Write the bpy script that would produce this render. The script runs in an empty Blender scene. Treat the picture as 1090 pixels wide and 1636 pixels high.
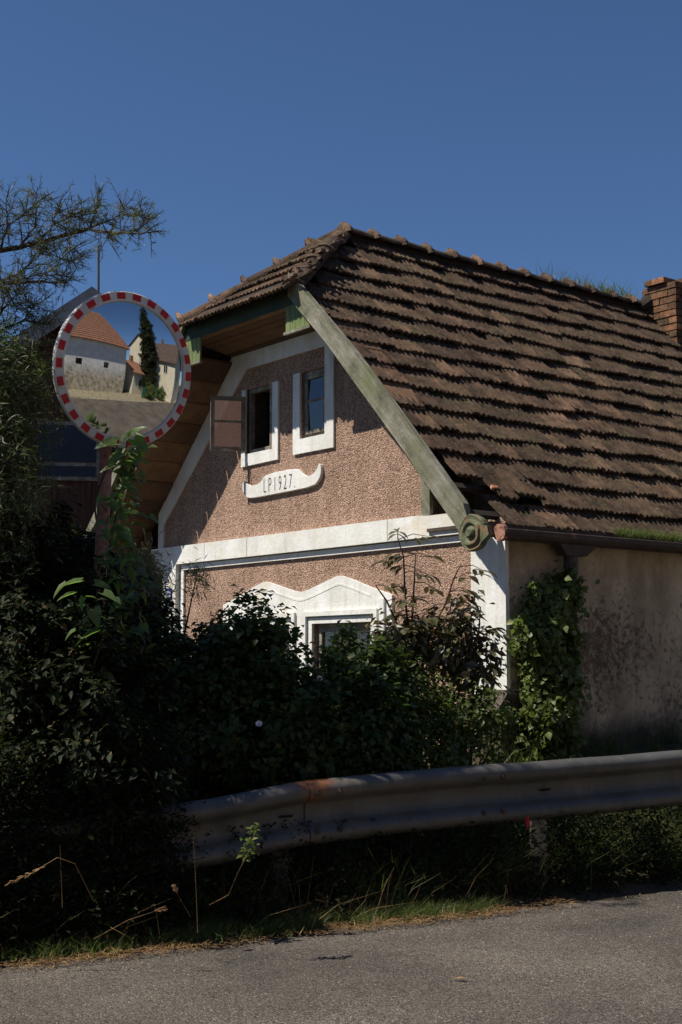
import bpy, math, random
import numpy as np
from mathutils import Vector, Matrix
from mathutils.geometry import tessellate_polygon
random.seed(7)
S = bpy.context.scene
COL = S.collection
PI = math.pi
R = math.radians

# ------------------------------------------------------------------ camera
EYE = Vector((0, 0, 1.5)); PITCH = R(6.3); F = 2186.0
cam_d = bpy.data.cameras.new('camera')
cam = bpy.data.objects.new('camera', cam_d); COL.objects.link(cam)
cam.location = EYE; cam.rotation_euler = (PI/2 + PITCH, 0, 0)
cam_d.sensor_fit = 'VERTICAL'; cam_d.sensor_height = 36.0; cam_d.sensor_width = 24.0
cam_d.lens = F/1636.0*36.0; cam_d.clip_end = 3000; cam_d.clip_start = 0.05
S.camera = cam
# ------------------------------------------------------------------ sky and sun
SUN_AZ, SUN_EL = -100.0, 54.0
w = bpy.data.worlds.new('World'); S.world = w; w.use_nodes = True
wn = w.node_tree.nodes
sky = wn.new('ShaderNodeTexSky'); sky.sky_type = 'NISHITA'; sky.sun_disc = False
sky.sun_elevation = R(SUN_EL); sky.sun_rotation = R(SUN_AZ)
sky.altitude = 2000; sky.air_density = 1.1; sky.dust_density = 0.3; sky.ozone_density = 10.0
w.node_tree.links.new(sky.outputs[0], wn['Background'].inputs[0])
wn['Background'].inputs[1].default_value = 0.064
sd = bpy.data.lights.new('sun', 'SUN'); sd.energy = 4.6; sd.angle = R(0.53); sd.color = (1.0, 0.95, 0.86)
sun = bpy.data.objects.new('sun', sd); COL.objects.link(sun)
_a, _e = R(SUN_AZ), R(SUN_EL)
SUND = Vector((math.sin(_a)*math.cos(_e), math.cos(_a)*math.cos(_e), math.sin(_e)))
sun.rotation_euler = SUND.to_track_quat('Z', 'Y').to_euler()
S.view_settings.view_transform = 'Standard'; S.view_settings.look = 'None'
S.view_settings.exposure = 0.42; S.view_settings.gamma = 1.0
try: S.view_settings.use_curve_mapping = False
except Exception: pass
S.render.engine = 'CYCLES'
S.cycles.max_bounces = 6; S.cycles.transparent_max_bounces = 6

# ------------------------------------------------------------------ helpers
def at(x, y, Y):
    """world point seen at photo pixel x, y at distance Y along the ground"""
    a = (x-545)/F; b = -(y-818)/F
    d = Vector((a, math.cos(PITCH)-b*math.sin(PITCH), math.sin(PITCH)+b*math.cos(PITCH)))
    return EYE + d*(Y/d.y)

def tag(o, label=None, cat=None, group=None, kind=None):
    if label: o['label'] = label
    if cat: o['category'] = cat
    if group: o['group'] = group
    if kind: o['kind'] = kind
    return o

def empty(name, loc=(0,0,0), rz=0.0):
    o = bpy.data.objects.new(name, None); COL.objects.link(o)
    o.location = loc; o.rotation_euler = (0, 0, rz); o.empty_display_size = 0.2
    return o

class MB:
    def __init__(s): s.v = []; s.f = []
    def add(s, vs, fs):
        n = len(s.v); s.v += [tuple(v) for v in vs]; s.f += [tuple(i+n for i in f) for f in fs]; return s
    def hexa(s, p):   # 8 points: bottom 4 ccw, top 4
        return s.add(p, [(3,2,1,0),(4,5,6,7),(0,1,5,4),(1,2,6,5),(2,3,7,6),(3,0,4,7)])
    def box(s, x0, x1, y0, y1, z0, z1):
        return s.hexa([(x0,y0,z0),(x1,y0,z0),(x1,y1,z0),(x0,y1,z0),(x0,y0,z1),(x1,y0,z1),(x1,y1,z1),(x0,y1,z1)])
    def tube(s, pts, rad, n=8, cap=True):
        pts = [Vector(p) for p in pts]
        if not hasattr(rad, '__len__'): rad = [rad]*len(pts)
        vs = []; fs = []
        up = Vector((0.13, 0.21, 1)).normalized()
        for i, p in enumerate(pts):
            d = (pts[min(i+1, len(pts)-1)] - pts[max(i-1, 0)])
            if d.length < 1e-9: d = Vector((0,0,1))
            d.normalize(); u = d.cross(up)
            if u.length < 0.05: u = d.cross(Vector((1,0,0)))
            u.normalize(); v = d.cross(u)
            for k in range(n):
                a = 2*PI*k/n; vs.append(p + (u*math.cos(a)+v*math.sin(a))*rad[i])
        for i in range(len(pts)-1):
            for k in range(n):
                fs.append((i*n+k, i*n+(k+1)%n, (i+1)*n+(k+1)%n, (i+1)*n+k))
        if cap:
            fs.append(tuple(range(n))[::-1]); m = (len(pts)-1)*n; fs.append(tuple(m+k for k in range(n)))
        return s.add(vs, fs)
    def build(s, name, mat, parent=None, smooth=False, bevel=0.0, xf=None):
        me = bpy.data.meshes.new(name)
        vs = s.v if xf is None else [xf(v) for v in s.v]
        me.from_pydata([tuple(v) for v in vs], [], s.f); me.update()
        if mat: me.materials.append(mat)
        if smooth: me.polygons.foreach_set('use_smooth', [True]*len(me.polygons))
        o = bpy.data.objects.new(name, me); COL.objects.link(o)
        if parent: o.parent = parent
        if bevel:
            b = o.modifiers.new('bevel', 'BEVEL'); b.width = bevel; b.segments = 1; b.limit_method = 'ANGLE'
        return o

def prism(mb, poly, a0, a1, mp, holes=()):
    """extrude polygon (with holes) between a0 and a1; mp(a, u, v) -> point"""
    loops = [list(poly)] + [list(h) for h in holes]
    flat = [p for l in loops for p in l]
    tris = tessellate_polygon([[Vector((p[0], p[1], 0)) for p in l] for l in loops])
    n = len(flat); vs = [mp(a0, *p) for p in flat] + [mp(a1, *p) for p in flat]
    fs = []
    def area(t): a, b, c = [flat[i] for i in t]; return (b[0]-a[0])*(c[1]-a[1])-(b[1]-a[1])*(c[0]-a[0])
    for t in tris:
        t = tuple(t)
        if area(t) < 0: t = t[::-1]
        fs.append(t); fs.append(tuple(i+n for i in t[::-1]))
    k = 0
    for l in loops:
        m = len(l)
        for i in range(m): fs.append((k+i, k+(i+1) % m, n+k+(i+1) % m, n+k+i))
        k += m
    mb.add(vs, fs); return mb

def link_mesh(name, me, parent=None):
    o = bpy.data.objects.new(name, me); COL.objects.link(o)
    if parent: o.parent = parent
    return o

# ------------------------------------------------------------------ materials
def new_mat(name):
    m = bpy.data.materials.new(name); m.use_nodes = True
    nt = m.node_tree; b = nt.nodes['Principled BSDF']; return m, nt, b
def nd(nt, t, **kw):
    n = nt.nodes.new(t)
    for k, v in kw.items():
        if k.startswith('i_'): n.inputs[int(k[2:]) if k[2:].isdigit() else k[2:].replace('_', ' ')].default_value = v
        else: setattr(n, k, v)
    return n
def ramp(nt, fac, stops):
    r = nt.nodes.new('ShaderNodeValToRGB'); el = r.color_ramp.elements
    while len(el) < len(stops): el.new(0.5)
    for e, (p, c) in zip(el, stops): e.position = p; e.color = tuple(c)+(1,) if len(c) == 3 else c
    nt.links.new(fac, r.inputs[0]); return r.outputs[0]
def mixc(nt, fac, a, b, mode='MIX'):
    m = nt.nodes.new('ShaderNodeMix'); m.data_type = 'RGBA'; m.blend_type = mode
    if isinstance(fac, (int, float)): m.inputs[0].default_value = fac
    else: nt.links.new(fac, m.inputs[0])
    for i, c in ((6, a), (7, b)):
        if hasattr(c, 'links'): nt.links.new(c, m.inputs[i])
        else: m.inputs[i].default_value = tuple(c)+(1,) if len(c) == 3 else c
    return m.outputs[2]
def pos(nt, scale=(1,1,1), kind='world', rot=(0,0,0)):
    if kind == 'world': src = nt.nodes.new('ShaderNodeNewGeometry').outputs['Position']
    else: src = nt.nodes.new('ShaderNodeTexCoord').outputs['Object']
    mp = nt.nodes.new('ShaderNodeMapping'); mp.inputs['Scale'].default_value = scale; mp.inputs['Rotation'].default_value = rot
    nt.links.new(src, mp.inputs[0]); return mp.outputs[0]
def noise(nt, vec, scale, detail=4, rough=0.6):
    n = nt.nodes.new('ShaderNodeTexNoise'); n.inputs['Scale'].default_value = scale; n.inputs['Detail'].default_value = detail
    n.inputs['Roughness'].default_value = rough; nt.links.new(vec, n.inputs['Vector']); return n.outputs['Fac']
def voro(nt, vec, scale, feature='F1', out='Distance'):
    n = nt.nodes.new('ShaderNodeTexVoronoi'); n.feature = feature; n.inputs['Scale'].default_value = scale
    nt.links.new(vec, n.inputs['Vector']); return n.outputs[out]
def bump(nt, b, h, strength=0.5, dist=0.02):
    n = nt.nodes.new('ShaderNodeBump'); n.inputs['Strength'].default_value = strength; n.inputs['Distance'].default_value = dist
    nt.links.new(h, n.inputs['Height']); nt.links.new(n.outputs[0], b.inputs['Normal'])
def sub(nt, a, k):
    m = nt.nodes.new('ShaderNodeMath'); m.operation = 'MULTIPLY'; nt.links.new(a, m.inputs[0]); m.inputs[1].default_value = k; return m.outputs[0]
def math2(nt, op, a, b):
    m = nt.nodes.new('ShaderNodeMath'); m.operation = op
    for i, c in ((0, a), (1, b)):
        if hasattr(c, 'links'): nt.links.new(c, m.inputs[i])
        else: m.inputs[i].default_value = c
    return m.outputs[0]

def mat_mottled(name, c0, c1, scale=6, rough=0.85, bs=0.3, bd=0.01, detail=6, c2=None, s2=1.3, stretch=(1,1,1), kind='world', bscale=None, spec=0.3, lo=0.35, hi=0.65, thr2=(0.5,0.62), metal=0.0):
    m, nt, b = new_mat(name); p = pos(nt, stretch, kind)
    n1 = noise(nt, p, scale, detail, 0.65); col = ramp(nt, n1, [(lo, c0), (hi, c1)])
    if c2 is not None:
        n2 = noise(nt, p, s2, 5, 0.7); f = ramp(nt, n2, [(thr2[0], (0,0,0)), (thr2[1], (1,1,1))]); col = mixc(nt, f, col, c2)
    nt.links.new(col, b.inputs['Base Color']); b.inputs['Roughness'].default_value = rough
    b.inputs['Specular IOR Level'].default_value = spec; b.inputs['Metallic'].default_value = metal
    if bs: bump(nt, b, noise(nt, p, bscale or scale*4, 5, 0.7), bs, bd)
    return m

def mat_pebble(name, c0, c1):
    m, nt, b = new_mat(name); p = pos(nt)
    v = voro(nt, p, 92); vc = voro(nt, p, 92, out='Color')
    sep = nt.nodes.new('ShaderNodeSeparateColor'); nt.links.new(vc, sep.inputs[0])
    col = ramp(nt, sep.outputs[0], [(0.0, c0), (0.55, c1), (1.0, tuple(min(1, x*1.35) for x in c1))])
    big = mixc(nt, 0.5, ramp(nt, noise(nt, p, 1.3, 6, 0.7), [(0.35, (0.66,0.63,0.60)), (0.62, (1.12,1.08,1.05))]), ramp(nt, noise(nt, pos(nt, (4,4,0.4)), 1.8, 6, 0.75), [(0.38, (0.70,0.67,0.64)), (0.6, (1.08,1.06,1.04))]))
    col = mixc(nt, 1.0, col, big, 'MULTIPLY')
    nt.links.new(col, b.inputs['Base Color']); b.inputs['Roughness'].default_value = 0.95; b.inputs['Specular IOR Level'].default_value = 0.15
    inv = math2(nt, 'SUBTRACT', 1.0, v); n2 = noise(nt, p, 30, 3, 0.6)
    bump(nt, b, math2(nt, 'ADD', inv, n2), 1.0, 0.010)
    return m

def mat_leaf(name, c0, c1, trans=0.35, rough=0.45, spec=0.35, scale=3.0, dead=None, tcol=(0.25,0.42,0.05)):
    m, nt, b = new_mat(name); p = pos(nt)
    n = noise(nt, p, scale, 3, 0.6); n2 = noise(nt, p, scale*9, 2, 0.5)
    col = ramp(nt, math2(nt, 'ADD', sub(nt, n, 0.5), sub(nt, n2, 0.5)), [(0.35, c0), (0.65, c1)])
    if dead is not None:
        f = ramp(nt, noise(nt, p, scale*5, 2, 0.5), [(0.63, (0,0,0)), (0.68, (1,1,1))]); col = mixc(nt, f, col, dead)
    nt.links.new(col, b.inputs['Base Color']); b.inputs['Roughness'].default_value = rough; b.inputs['Specular IOR Level'].default_value = spec
    tr = nt.nodes.new('ShaderNodeBsdfTranslucent'); nt.links.new(mixc(nt, 0.5, col, tcol), tr.inputs[0])
    mx = nt.nodes.new('ShaderNodeMixShader'); mx.inputs[0].default_value = trans
    out = nt.nodes['Material Output']
    nt.links.new(b.outputs[0], mx.inputs[1]); nt.links.new(tr.outputs[0], mx.inputs[2]); nt.links.new(mx.outputs[0], out.inputs[0])
    return m

M = {}
M['pink'] = mat_pebble('pink_pebbledash', (0.19,0.118,0.085), (0.45,0.305,0.228))
def mat_white():
    m, nt, b = new_mat('white_limewash'); p = pos(nt)
    col = ramp(nt, noise(nt, p, 3.0, 6, 0.65), [(0.35, (0.68,0.66,0.60)), (0.62, (0.82,0.805,0.765))])
    st = ramp(nt, noise(nt, pos(nt, (5,5,0.5)), 2.2, 6, 0.75), [(0.52, (0,0,0)), (0.68, (0.55,0.55,0.55))]); col = mixc(nt, st, col, (0.50,0.46,0.37))
    ye = ramp(nt, noise(nt, p, 1.7, 4, 0.7), [(0.54, (0,0,0)), (0.70, (0.6,0.6,0.6))]); col = mixc(nt, ye, col, (0.70,0.60,0.42))
    ch = noise(nt, p, 16, 7, 0.8); f = ramp(nt, ch, [(0.665, (0,0,0)), (0.69, (0.9,0.9,0.9))]); col = mixc(nt, f, col, (0.36,0.31,0.25))
    nt.links.new(col, b.inputs['Base Color']); b.inputs['Roughness'].default_value = 0.93; b.inputs['Specular IOR Level'].default_value = 0.2
    bump(nt, b, math2(nt, 'ADD', math2(nt, 'SUBTRACT', noise(nt, p, 22, 6, 0.75), f), noise(nt, p, 4, 4, 0.6)), 0.45, 0.012); return m
M['white'] = mat_white()
M['groove'] = mat_mottled('shade_and_crack_grey', (0.22,0.23,0.23), (0.34,0.35,0.35), 8, 0.9, 0.2, 0.004)  # grey holds the shade of trim recesses; also colours the cracks
def mat_longwall():
    m, nt, b = new_mat('stained_render'); p = pos(nt)
    sx = nt.nodes.new('ShaderNodeSeparateXYZ'); nt.links.new(pos(nt), sx.inputs[0]); z = sx.outputs[2]
    col = ramp(nt, noise(nt, p, 2.2, 6, 0.65), [(0.3, (0.38,0.295,0.19)), (0.7, (0.64,0.53,0.365))])
    # peeled brown spots, more of them low on the wall
    sp = noise(nt, p, 19, 8, 0.8); big = noise(nt, p, 1.1, 3, 0.6)
    hh = math2(nt, 'ABSOLUTE', math2(nt, 'SUBTRACT', z, 1.62), 0.0)
    zz = math2(nt, 'MULTIPLY', math2(nt, 'SUBTRACT', 0.85, hh), 0.13)
    s = math2(nt, 'ADD', math2(nt, 'ADD', sub(nt, sp, 0.75), sub(nt, big, 0.32)), zz)
    f = ramp(nt, s, [(0.615, (0,0,0)), (0.69, (0.85,0.85,0.85))])
    col = mixc(nt, f, col, (0.125,0.082,0.055))
    dk = ramp(nt, noise(nt, pos(nt, (1,1,0.6)), 1.7, 6, 0.7), [(0.38, (0.66,0.61,0.56)), (0.60, (1.14,1.10,1.06))]); col = mixc(nt, 1.0, col, dk, 'MULTIPLY')
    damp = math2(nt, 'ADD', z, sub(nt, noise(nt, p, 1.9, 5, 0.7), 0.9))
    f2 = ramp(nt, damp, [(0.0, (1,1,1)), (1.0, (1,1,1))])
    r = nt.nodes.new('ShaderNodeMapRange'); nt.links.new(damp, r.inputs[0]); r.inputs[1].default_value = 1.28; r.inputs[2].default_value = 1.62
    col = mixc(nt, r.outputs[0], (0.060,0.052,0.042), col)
    nt.links.new(col, b.inputs['Base Color']); b.inputs['Roughness'].default_value = 0.95
    bump(nt, b, math2(nt, 'ADD', noise(nt, p, 40, 5, 0.7), sub(nt, f, -0.8)), 0.5, 0.012)
    return m
M['longwall'] = mat_longwall()
def mat_tile(name, a, b_, c, lich, moss=1.0):
    m, nt, b = new_mat(name)
    oi = nt.nodes.new('ShaderNodeObjectInfo'); p = pos(nt)
    base = ramp(nt, oi.outputs['Random'], [(0.0, a), (0.5, b_), (0.86, c), (1.0, tuple(min(1, v*1.4) for v in c))])
    n = noise(nt, p, 6, 6, 0.75); col = mixc(nt, 1.0, base, ramp(nt, n, [(0.34, (0.30,0.28,0.28)), (0.50, (0.85,0.83,0.80)), (0.64, (1.35,1.28,1.20))]), 'MULTIPLY')
    f = ramp(nt, noise(nt, p, 17, 6, 0.8), [(0.50, (0,0,0)), (0.60, (1,1,1))])
    f2 = ramp(nt, noise(nt, p, 1.1, 4, 0.65), [(0.42, (0.05,0.05,0.05)), (0.62, (0.85*moss,0.85*moss,0.85*moss))])
    col = mixc(nt, math2(nt, 'MULTIPLY', f, f2), col, lich)
    f4 = ramp(nt, noise(nt, p, 13, 5, 0.8), [(0.57, (0,0,0)), (0.66, (0.75,0.75,0.75))]); col = mixc(nt, f4, col, (0.030,0.024,0.020))
    f3 = ramp(nt, noise(nt, p, 40, 4, 0.75), [(0.63, (0,0,0)), (0.70, (0.8,0.8,0.8))]); col = mixc(nt, f3, col, (0.33,0.30,0.27))
    nt.links.new(col, b.inputs['Base Color']); b.inputs['Roughness'].default_value = 0.95; b.inputs['Specular IOR Level'].default_value = 0.12
    bump(nt, b, math2(nt, 'ADD', noise(nt, p, 60, 5, 0.75), noise(nt, p, 17, 6, 0.8)), 1.0, 0.016)
    return m
M['tile'] = mat_tile('weathered_tile', (0.070,0.047,0.036), (0.104,0.069,0.050), (0.152,0.096,0.066), (0.120,0.115,0.058))
M['cap'] = mat_tile('ridge_clay', (0.13,0.085,0.065), (0.18,0.115,0.085), (0.25,0.165,0.12), (0.17,0.15,0.09))
M['chip'] = mat_mottled('fresh_broken_clay', (0.42,0.18,0.10), (0.55,0.28,0.17), 20, 0.9)
M['deck'] = mat_mottled('dark_underlay', (0.02,0.014,0.011), (0.04,0.028,0.02), 10, 0.95)
def mat_plank():
    m, nt, b = new_mat('brown_soffit_plank'); p = pos(nt); oi = nt.nodes.new('ShaderNodeObjectInfo')
    col = ramp(nt, oi.outputs['Random'], [(0.0, (0.085,0.045,0.024)), (0.5, (0.15,0.082,0.042)), (1.0, (0.22,0.125,0.062))])
    col = mixc(nt, 1.0, col, ramp(nt, noise(nt, p, 3.5, 6, 0.75), [(0.3, (0.45,0.42,0.4)), (0.65, (1.15,1.1,1.05))]), 'MULTIPLY')
    nt.links.new(col, b.inputs['Base Color']); b.inputs['Roughness'].default_value = 0.8; bump(nt, b, noise(nt, p, 30, 5, 0.7), 0.4, 0.005); return m
M['plank'] = mat_plank()
def mat_bargeboard():
    m, nt, b = new_mat('weathered_green_board')
    # grain runs down the board: rotate so that x follows the rake, then squash it
    p = pos(nt, (1,1,1), 'object'); g0 = pos(nt, (1,1,1), 'object', rot=(R(-46.7), 0, 0)); mg = nt.nodes.new('ShaderNodeMapping'); mg.inputs['Scale'].default_value = (14, 1.1, 14); nt.links.new(g0, mg.inputs[0]); g1 = mg.outputs[0]
    n = noise(nt, p, 3.2, 6, 0.7); gr = noise(nt, g1, 1.6, 6, 0.75)
    col = ramp(nt, math2(nt, 'ADD', sub(nt, n, 0.6), sub(nt, gr, 0.4)), [(0.38, (0.085,0.085,0.05)), (0.48, (0.185,0.175,0.115)), (0.57, (0.28,0.26,0.20)), (0.70, (0.42,0.385,0.33))])
    mo = ramp(nt, noise(nt, p, 2.1, 5, 0.7), [(0.50, (0,0,0)), (0.66, (0.75,0.75,0.75))]); col = mixc(nt, mo, col, (0.15,0.165,0.065))
    g = noise(nt, p, 26, 6, 0.85); col = mixc(nt, ramp(nt, g, [(0.60,(0,0,0)),(0.68,(0.85,0.85,0.85))]), col, (0.075,0.06,0.038))
    nt.links.new(col, b.inputs['Base Color']); b.inputs['Roughness'].default_value = 0.92
    bump(nt, b, math2(nt, 'ADD', g, math2(nt, 'MULTIPLY', gr, 2.0)), 0.9, 0.012); return m
M['board'] = mat_bargeboard()
M['greenpaint'] = mat_mottled('green_paint', (0.12,0.165,0.05), (0.21,0.25,0.10), 6, 0.7, 0.3, 0.004, c2=(0.12,0.15,0.07), s2=3)
M['darkgreen'] = mat_mottled('dark_green_fascia', (0.018,0.034,0.022), (0.034,0.055,0.034), 6, 0.7, 0.3, 0.004)
M['rosette'] = mat_mottled('mossy_carved_wood', (0.06,0.075,0.04), (0.19,0.195,0.115), 12, 0.92, 0.8, 0.01, c2=(0.24,0.13,0.07), s2=9)
M['framewood'] = mat_mottled('grey_window_wood', (0.12,0.095,0.07), (0.26,0.22,0.17), 14, 0.75, 0.4, 0.004, c2=(0.40,0.37,0.31), s2=8, thr2=(0.55,0.66))
M['brownwood'] = mat_mottled('dark_brown_wood', (0.045,0.032,0.025), (0.10,0.07,0.05), 12, 0.75, 0.4, 0.004)
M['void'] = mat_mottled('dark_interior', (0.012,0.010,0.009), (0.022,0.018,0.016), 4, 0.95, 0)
M['metalbrown'] = mat_mottled('brown_gutter_metal', (0.045,0.030,0.026), (0.085,0.058,0.048), 9, 0.55, 0.2, 0.003, c2=(0.20,0.10,0.07), s2=6, thr2=(0.58,0.7))
M['rustpole'] = mat_mottled('rusty_red_pole', (0.30,0.12,0.08), (0.42,0.22,0.16), 8, 0.7, 0.3, 0.002, c2=(0.12,0.06,0.04), s2=14)
M['curtain'] = mat_mottled('net_curtain', (0.35,0.36,0.36), (0.5,0.5,0.5), 20, 0.9, 0)
M['ink'] = mat_mottled('brown_lettering', (0.055,0.018,0.012), (0.09,0.035,0.025), 20, 0.8, 0)
M['blue'] = mat_mottled('blue_enamel', (0.015,0.025,0.16), (0.02,0.035,0.2), 8, 0.35, 0)
M['enamelwhite'] = mat_mottled('white_enamel', (0.6,0.6,0.62), (0.7,0.7,0.7), 8, 0.4, 0)
M['brick'] = mat_tile('old_brick', (0.13,0.085,0.055), (0.19,0.10,0.06), (0.29,0.14,0.075), (0.22,0.20,0.12))
M['mortar'] = mat_mottled('sooty_mortar', (0.05,0.04,0.032), (0.11,0.09,0.07), 14, 0.95, 0.5, 0.006)
def mat_glass(name, tint=(0.015,0.016,0.018), rough=0.06):
    m, nt, b = new_mat(name); b.inputs['Base Color'].default_value = tint+(1,); b.inputs['Roughness'].default_value = rough
    b.inputs['Specular IOR Level'].default_value = 0.9
    bump(nt, b, noise(nt, pos(nt), 2.5, 2, 0.5), 0.25, 0.01); return m
M['glass'] = mat_glass('old_window_glass')
def mat_clear():
    m, nt, b = new_mat('dusty_clear_glass'); out = nt.nodes['Material Output']
    g = nt.nodes.new('ShaderNodeBsdfGlossy'); g.inputs['Roughness'].default_value = 0.08; g.inputs[0].default_value = (0.9,0.95,1,1)
    t = nt.nodes.new('ShaderNodeBsdfTransparent'); t.inputs[0].default_value = (0.72,0.70,0.70,1)
    d = nt.nodes.new('ShaderNodeBsdfDiffuse'); d.inputs[0].default_value = (0.20,0.20,0.20,1)
    m1 = nt.nodes.new('ShaderNodeMixShader'); m1.inputs[0].default_value = 0.15; nt.links.new(t.outputs[0], m1.inputs[1]); nt.links.new(d.outputs[0], m1.inputs[2])
    m2 = nt.nodes.new('ShaderNodeMixShader'); m2.inputs[0].default_value = 0.30; nt.links.new(m1.outputs[0], m2.inputs[1]); nt.links.new(g.outputs[0], m2.inputs[2])
    nt.links.new(m2.outputs[0], out.inputs[0]); return m
M['clear'] = mat_clear()
M['dimglass'] = mat_mottled('dim_sky_glass', (0.012,0.018,0.03), (0.02,0.028,0.045), 2, 0.35, 0)  # dim sky reflection put into the pane's dark blue base colour
def mat_mirror():
    m, nt, b = new_mat('convex_mirror'); b.inputs['Metallic'].default_value = 1; b.inputs['Base Color'].default_value = (0.66,0.66,0.65,1)
    b.inputs['Roughness'].default_value = 0.025; return m
M['mirror'] = mat_mirror()
M['rim'] = mat_mottled('white_mirror_rim', (0.52,0.51,0.50), (0.62,0.61,0.60), 4, 0.5, 0.1, 0.002, c2=(0.42,0.40,0.38), s2=3)
M['red'] = mat_mottled('red_reflector', (0.40,0.012,0.02), (0.5,0.02,0.03), 30, 0.4, 0)
M['galv'] = mat_mottled('dull_galvanised_steel', (0.05,0.045,0.04), (0.10,0.09,0.08), 3, 0.7, 0.15, 0.004, c2=(0.19,0.165,0.14), s2=2.2, metal=0.35, spec=0.5)
def mat_rail():
    m, nt, b = new_mat('rail_steel'); p = pos(nt)
    col = ramp(nt, noise(nt, p, 4, 6, 0.7), [(0.3, (0.060,0.057,0.051)), (0.7, (0.115,0.11,0.10))])
    col = mixc(nt, ramp(nt, noise(nt, pos(nt, (1,1,0.3)), 7, 5, 0.7), [(0.52,(0,0,0)),(0.68,(0.7,0.7,0.7))]), col, (0.16,0.13,0.10))
    d = nt.nodes.new('ShaderNodeVectorMath'); d.operation = 'DISTANCE'; nt.links.new(pos(nt), d.inputs[0]); d.inputs[1].default_value = (-0.17, 8.27, 0.80)
    k = math2(nt, 'SUBTRACT', d.outputs['Value'], sub(nt, noise(nt, p, 14, 4, 0.7), 0.17))
    f = ramp(nt, k, [(0.0, (1,1,1)), (0.06, (0,0,0))]); col = mixc(nt, f, col, (0.20,0.085,0.035))
    nt.links.new(col, b.inputs['Base Color']); b.inputs['Metallic'].default_value = 0.1; b.inputs['Roughness'].default_value = 0.42
    bump(nt, b, noise(nt, p, 12, 4, 0.6), 0.25, 0.01); return m
M['rail'] = mat_rail()
def mat_asphalt():
    m, nt, b = new_mat('worn_asphalt'); p = pos(nt)
    vc = voro(nt, p, 120, out='Color'); sp = nt.nodes.new('ShaderNodeSeparateColor'); nt.links.new(vc, sp.inputs[0])
    col = ramp(nt, sp.outputs[0], [(0.0, (0.040,0.033,0.026)), (0.45, (0.104,0.090,0.075)), (0.93, (0.150,0.131,0.110)), (1.0, (0.27,0.25,0.22))])
    big = ramp(nt, noise(nt, p, 0.8, 6, 0.65), [(0.35, (0.62,0.60,0.58)), (0.65, (1.2,1.17,1.13))]); col = mixc(nt, 1.0, col, big, 'MULTIPLY')
    pt = ramp(nt, noise(nt, p, 3.2, 5, 0.7), [(0.56, (0,0,0)), (0.70, (0.5,0.5,0.5))]); col = mixc(nt, pt, col, (0.075,0.062,0.050))
    nt.links.new(col, b.inputs['Base Color']); b.inputs['Roughness'].default_value = 0.88; b.inputs['Specular IOR Level'].default_value = 0.3
    bump(nt, b, math2(nt, 'ADD', math2(nt, 'SUBTRACT', 1.0, voro(nt, p, 105)), noise(nt, p, 30, 5, 0.7)), 0.9, 0.008)
    return m
M['asphalt'] = mat_asphalt()
M['soil'] = mat_mottled('dark_soil', (0.045,0.033,0.02), (0.10,0.075,0.045), 5, 0.97, 0.9, 0.03, c2=(0.05,0.065,0.025), s2=0.8)
M['dirt'] = mat_mottled('pale_dirt', (0.20,0.165,0.11), (0.32,0.27,0.19), 5, 0.97, 0.6, 0.02, c2=(0.10,0.10,0.045), s2=2.1)
M['straw'] = mat_mottled('dead_straw', (0.13,0.068,0.028), (0.36,0.22,0.10), 12, 0.85, 0)
M['hedge'] = mat_leaf('hedge_leaf', (0.026,0.044,0.013), (0.062,0.092,0.026), 0.30, 0.5, spec=0.25, dead=(0.20,0.13,0.03))
M['hedge2'] = mat_leaf('privet_leaf', (0.055,0.080,0.018), (0.12,0.145,0.032), 0.35, 0.45, dead=(0.26,0.17,0.05))
M['ivy'] = mat_leaf('ivy_leaf', (0.070,0.098,0.024), (0.18,0.205,0.062), 0.30, 0.45, dead=(0.25,0.22,0.05))
M['dark'] = mat_leaf('shade_dark_leaf', (0.009,0.013,0.005), (0.024,0.032,0.011), 0.14, 0.62, spec=0.12, dead=(0.11,0.07,0.03), tcol=(0.12,0.16,0.03))  # leaf colour lowered to near-black to carry the deep shade
M['sap'] = mat_leaf('sapling_leaf', (0.060,0.052,0.028), (0.15,0.145,0.065), 0.28, 0.4, spec=0.45, scale=4, tcol=(0.16,0.11,0.04))
M['vine'] = mat_leaf('vine_leaf', (0.055,0.095,0.025), (0.13,0.18,0.06), 0.45, 0.35, spec=0.5, tcol=(0.30,0.50,0.05))
M['needle'] = mat_leaf('needle_leaf', (0.050,0.055,0.028), (0.12,0.125,0.060), 0.25, 0.5, dead=(0.30,0.24,0.09))
M['wispy'] = mat_leaf('wispy_leaf', (0.10,0.095,0.065), (0.22,0.20,0.14), 0.25, 0.6, dead=(0.34,0.27,0.14))
M['grass'] = mat_leaf('grass_blade', (0.045,0.065,0.018), (0.13,0.14,0.045), 0.35, 0.6, dead=(0.30,0.22,0.09))
M['bark'] = mat_mottled('bark', (0.05,0.038,0.03), (0.11,0.085,0.065), 20, 0.95, 0.8, 0.01)
M['redstem'] = mat_mottled('reddish_stem', (0.055,0.025,0.018), (0.09,0.045,0.03), 20, 0.8, 0)

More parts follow.
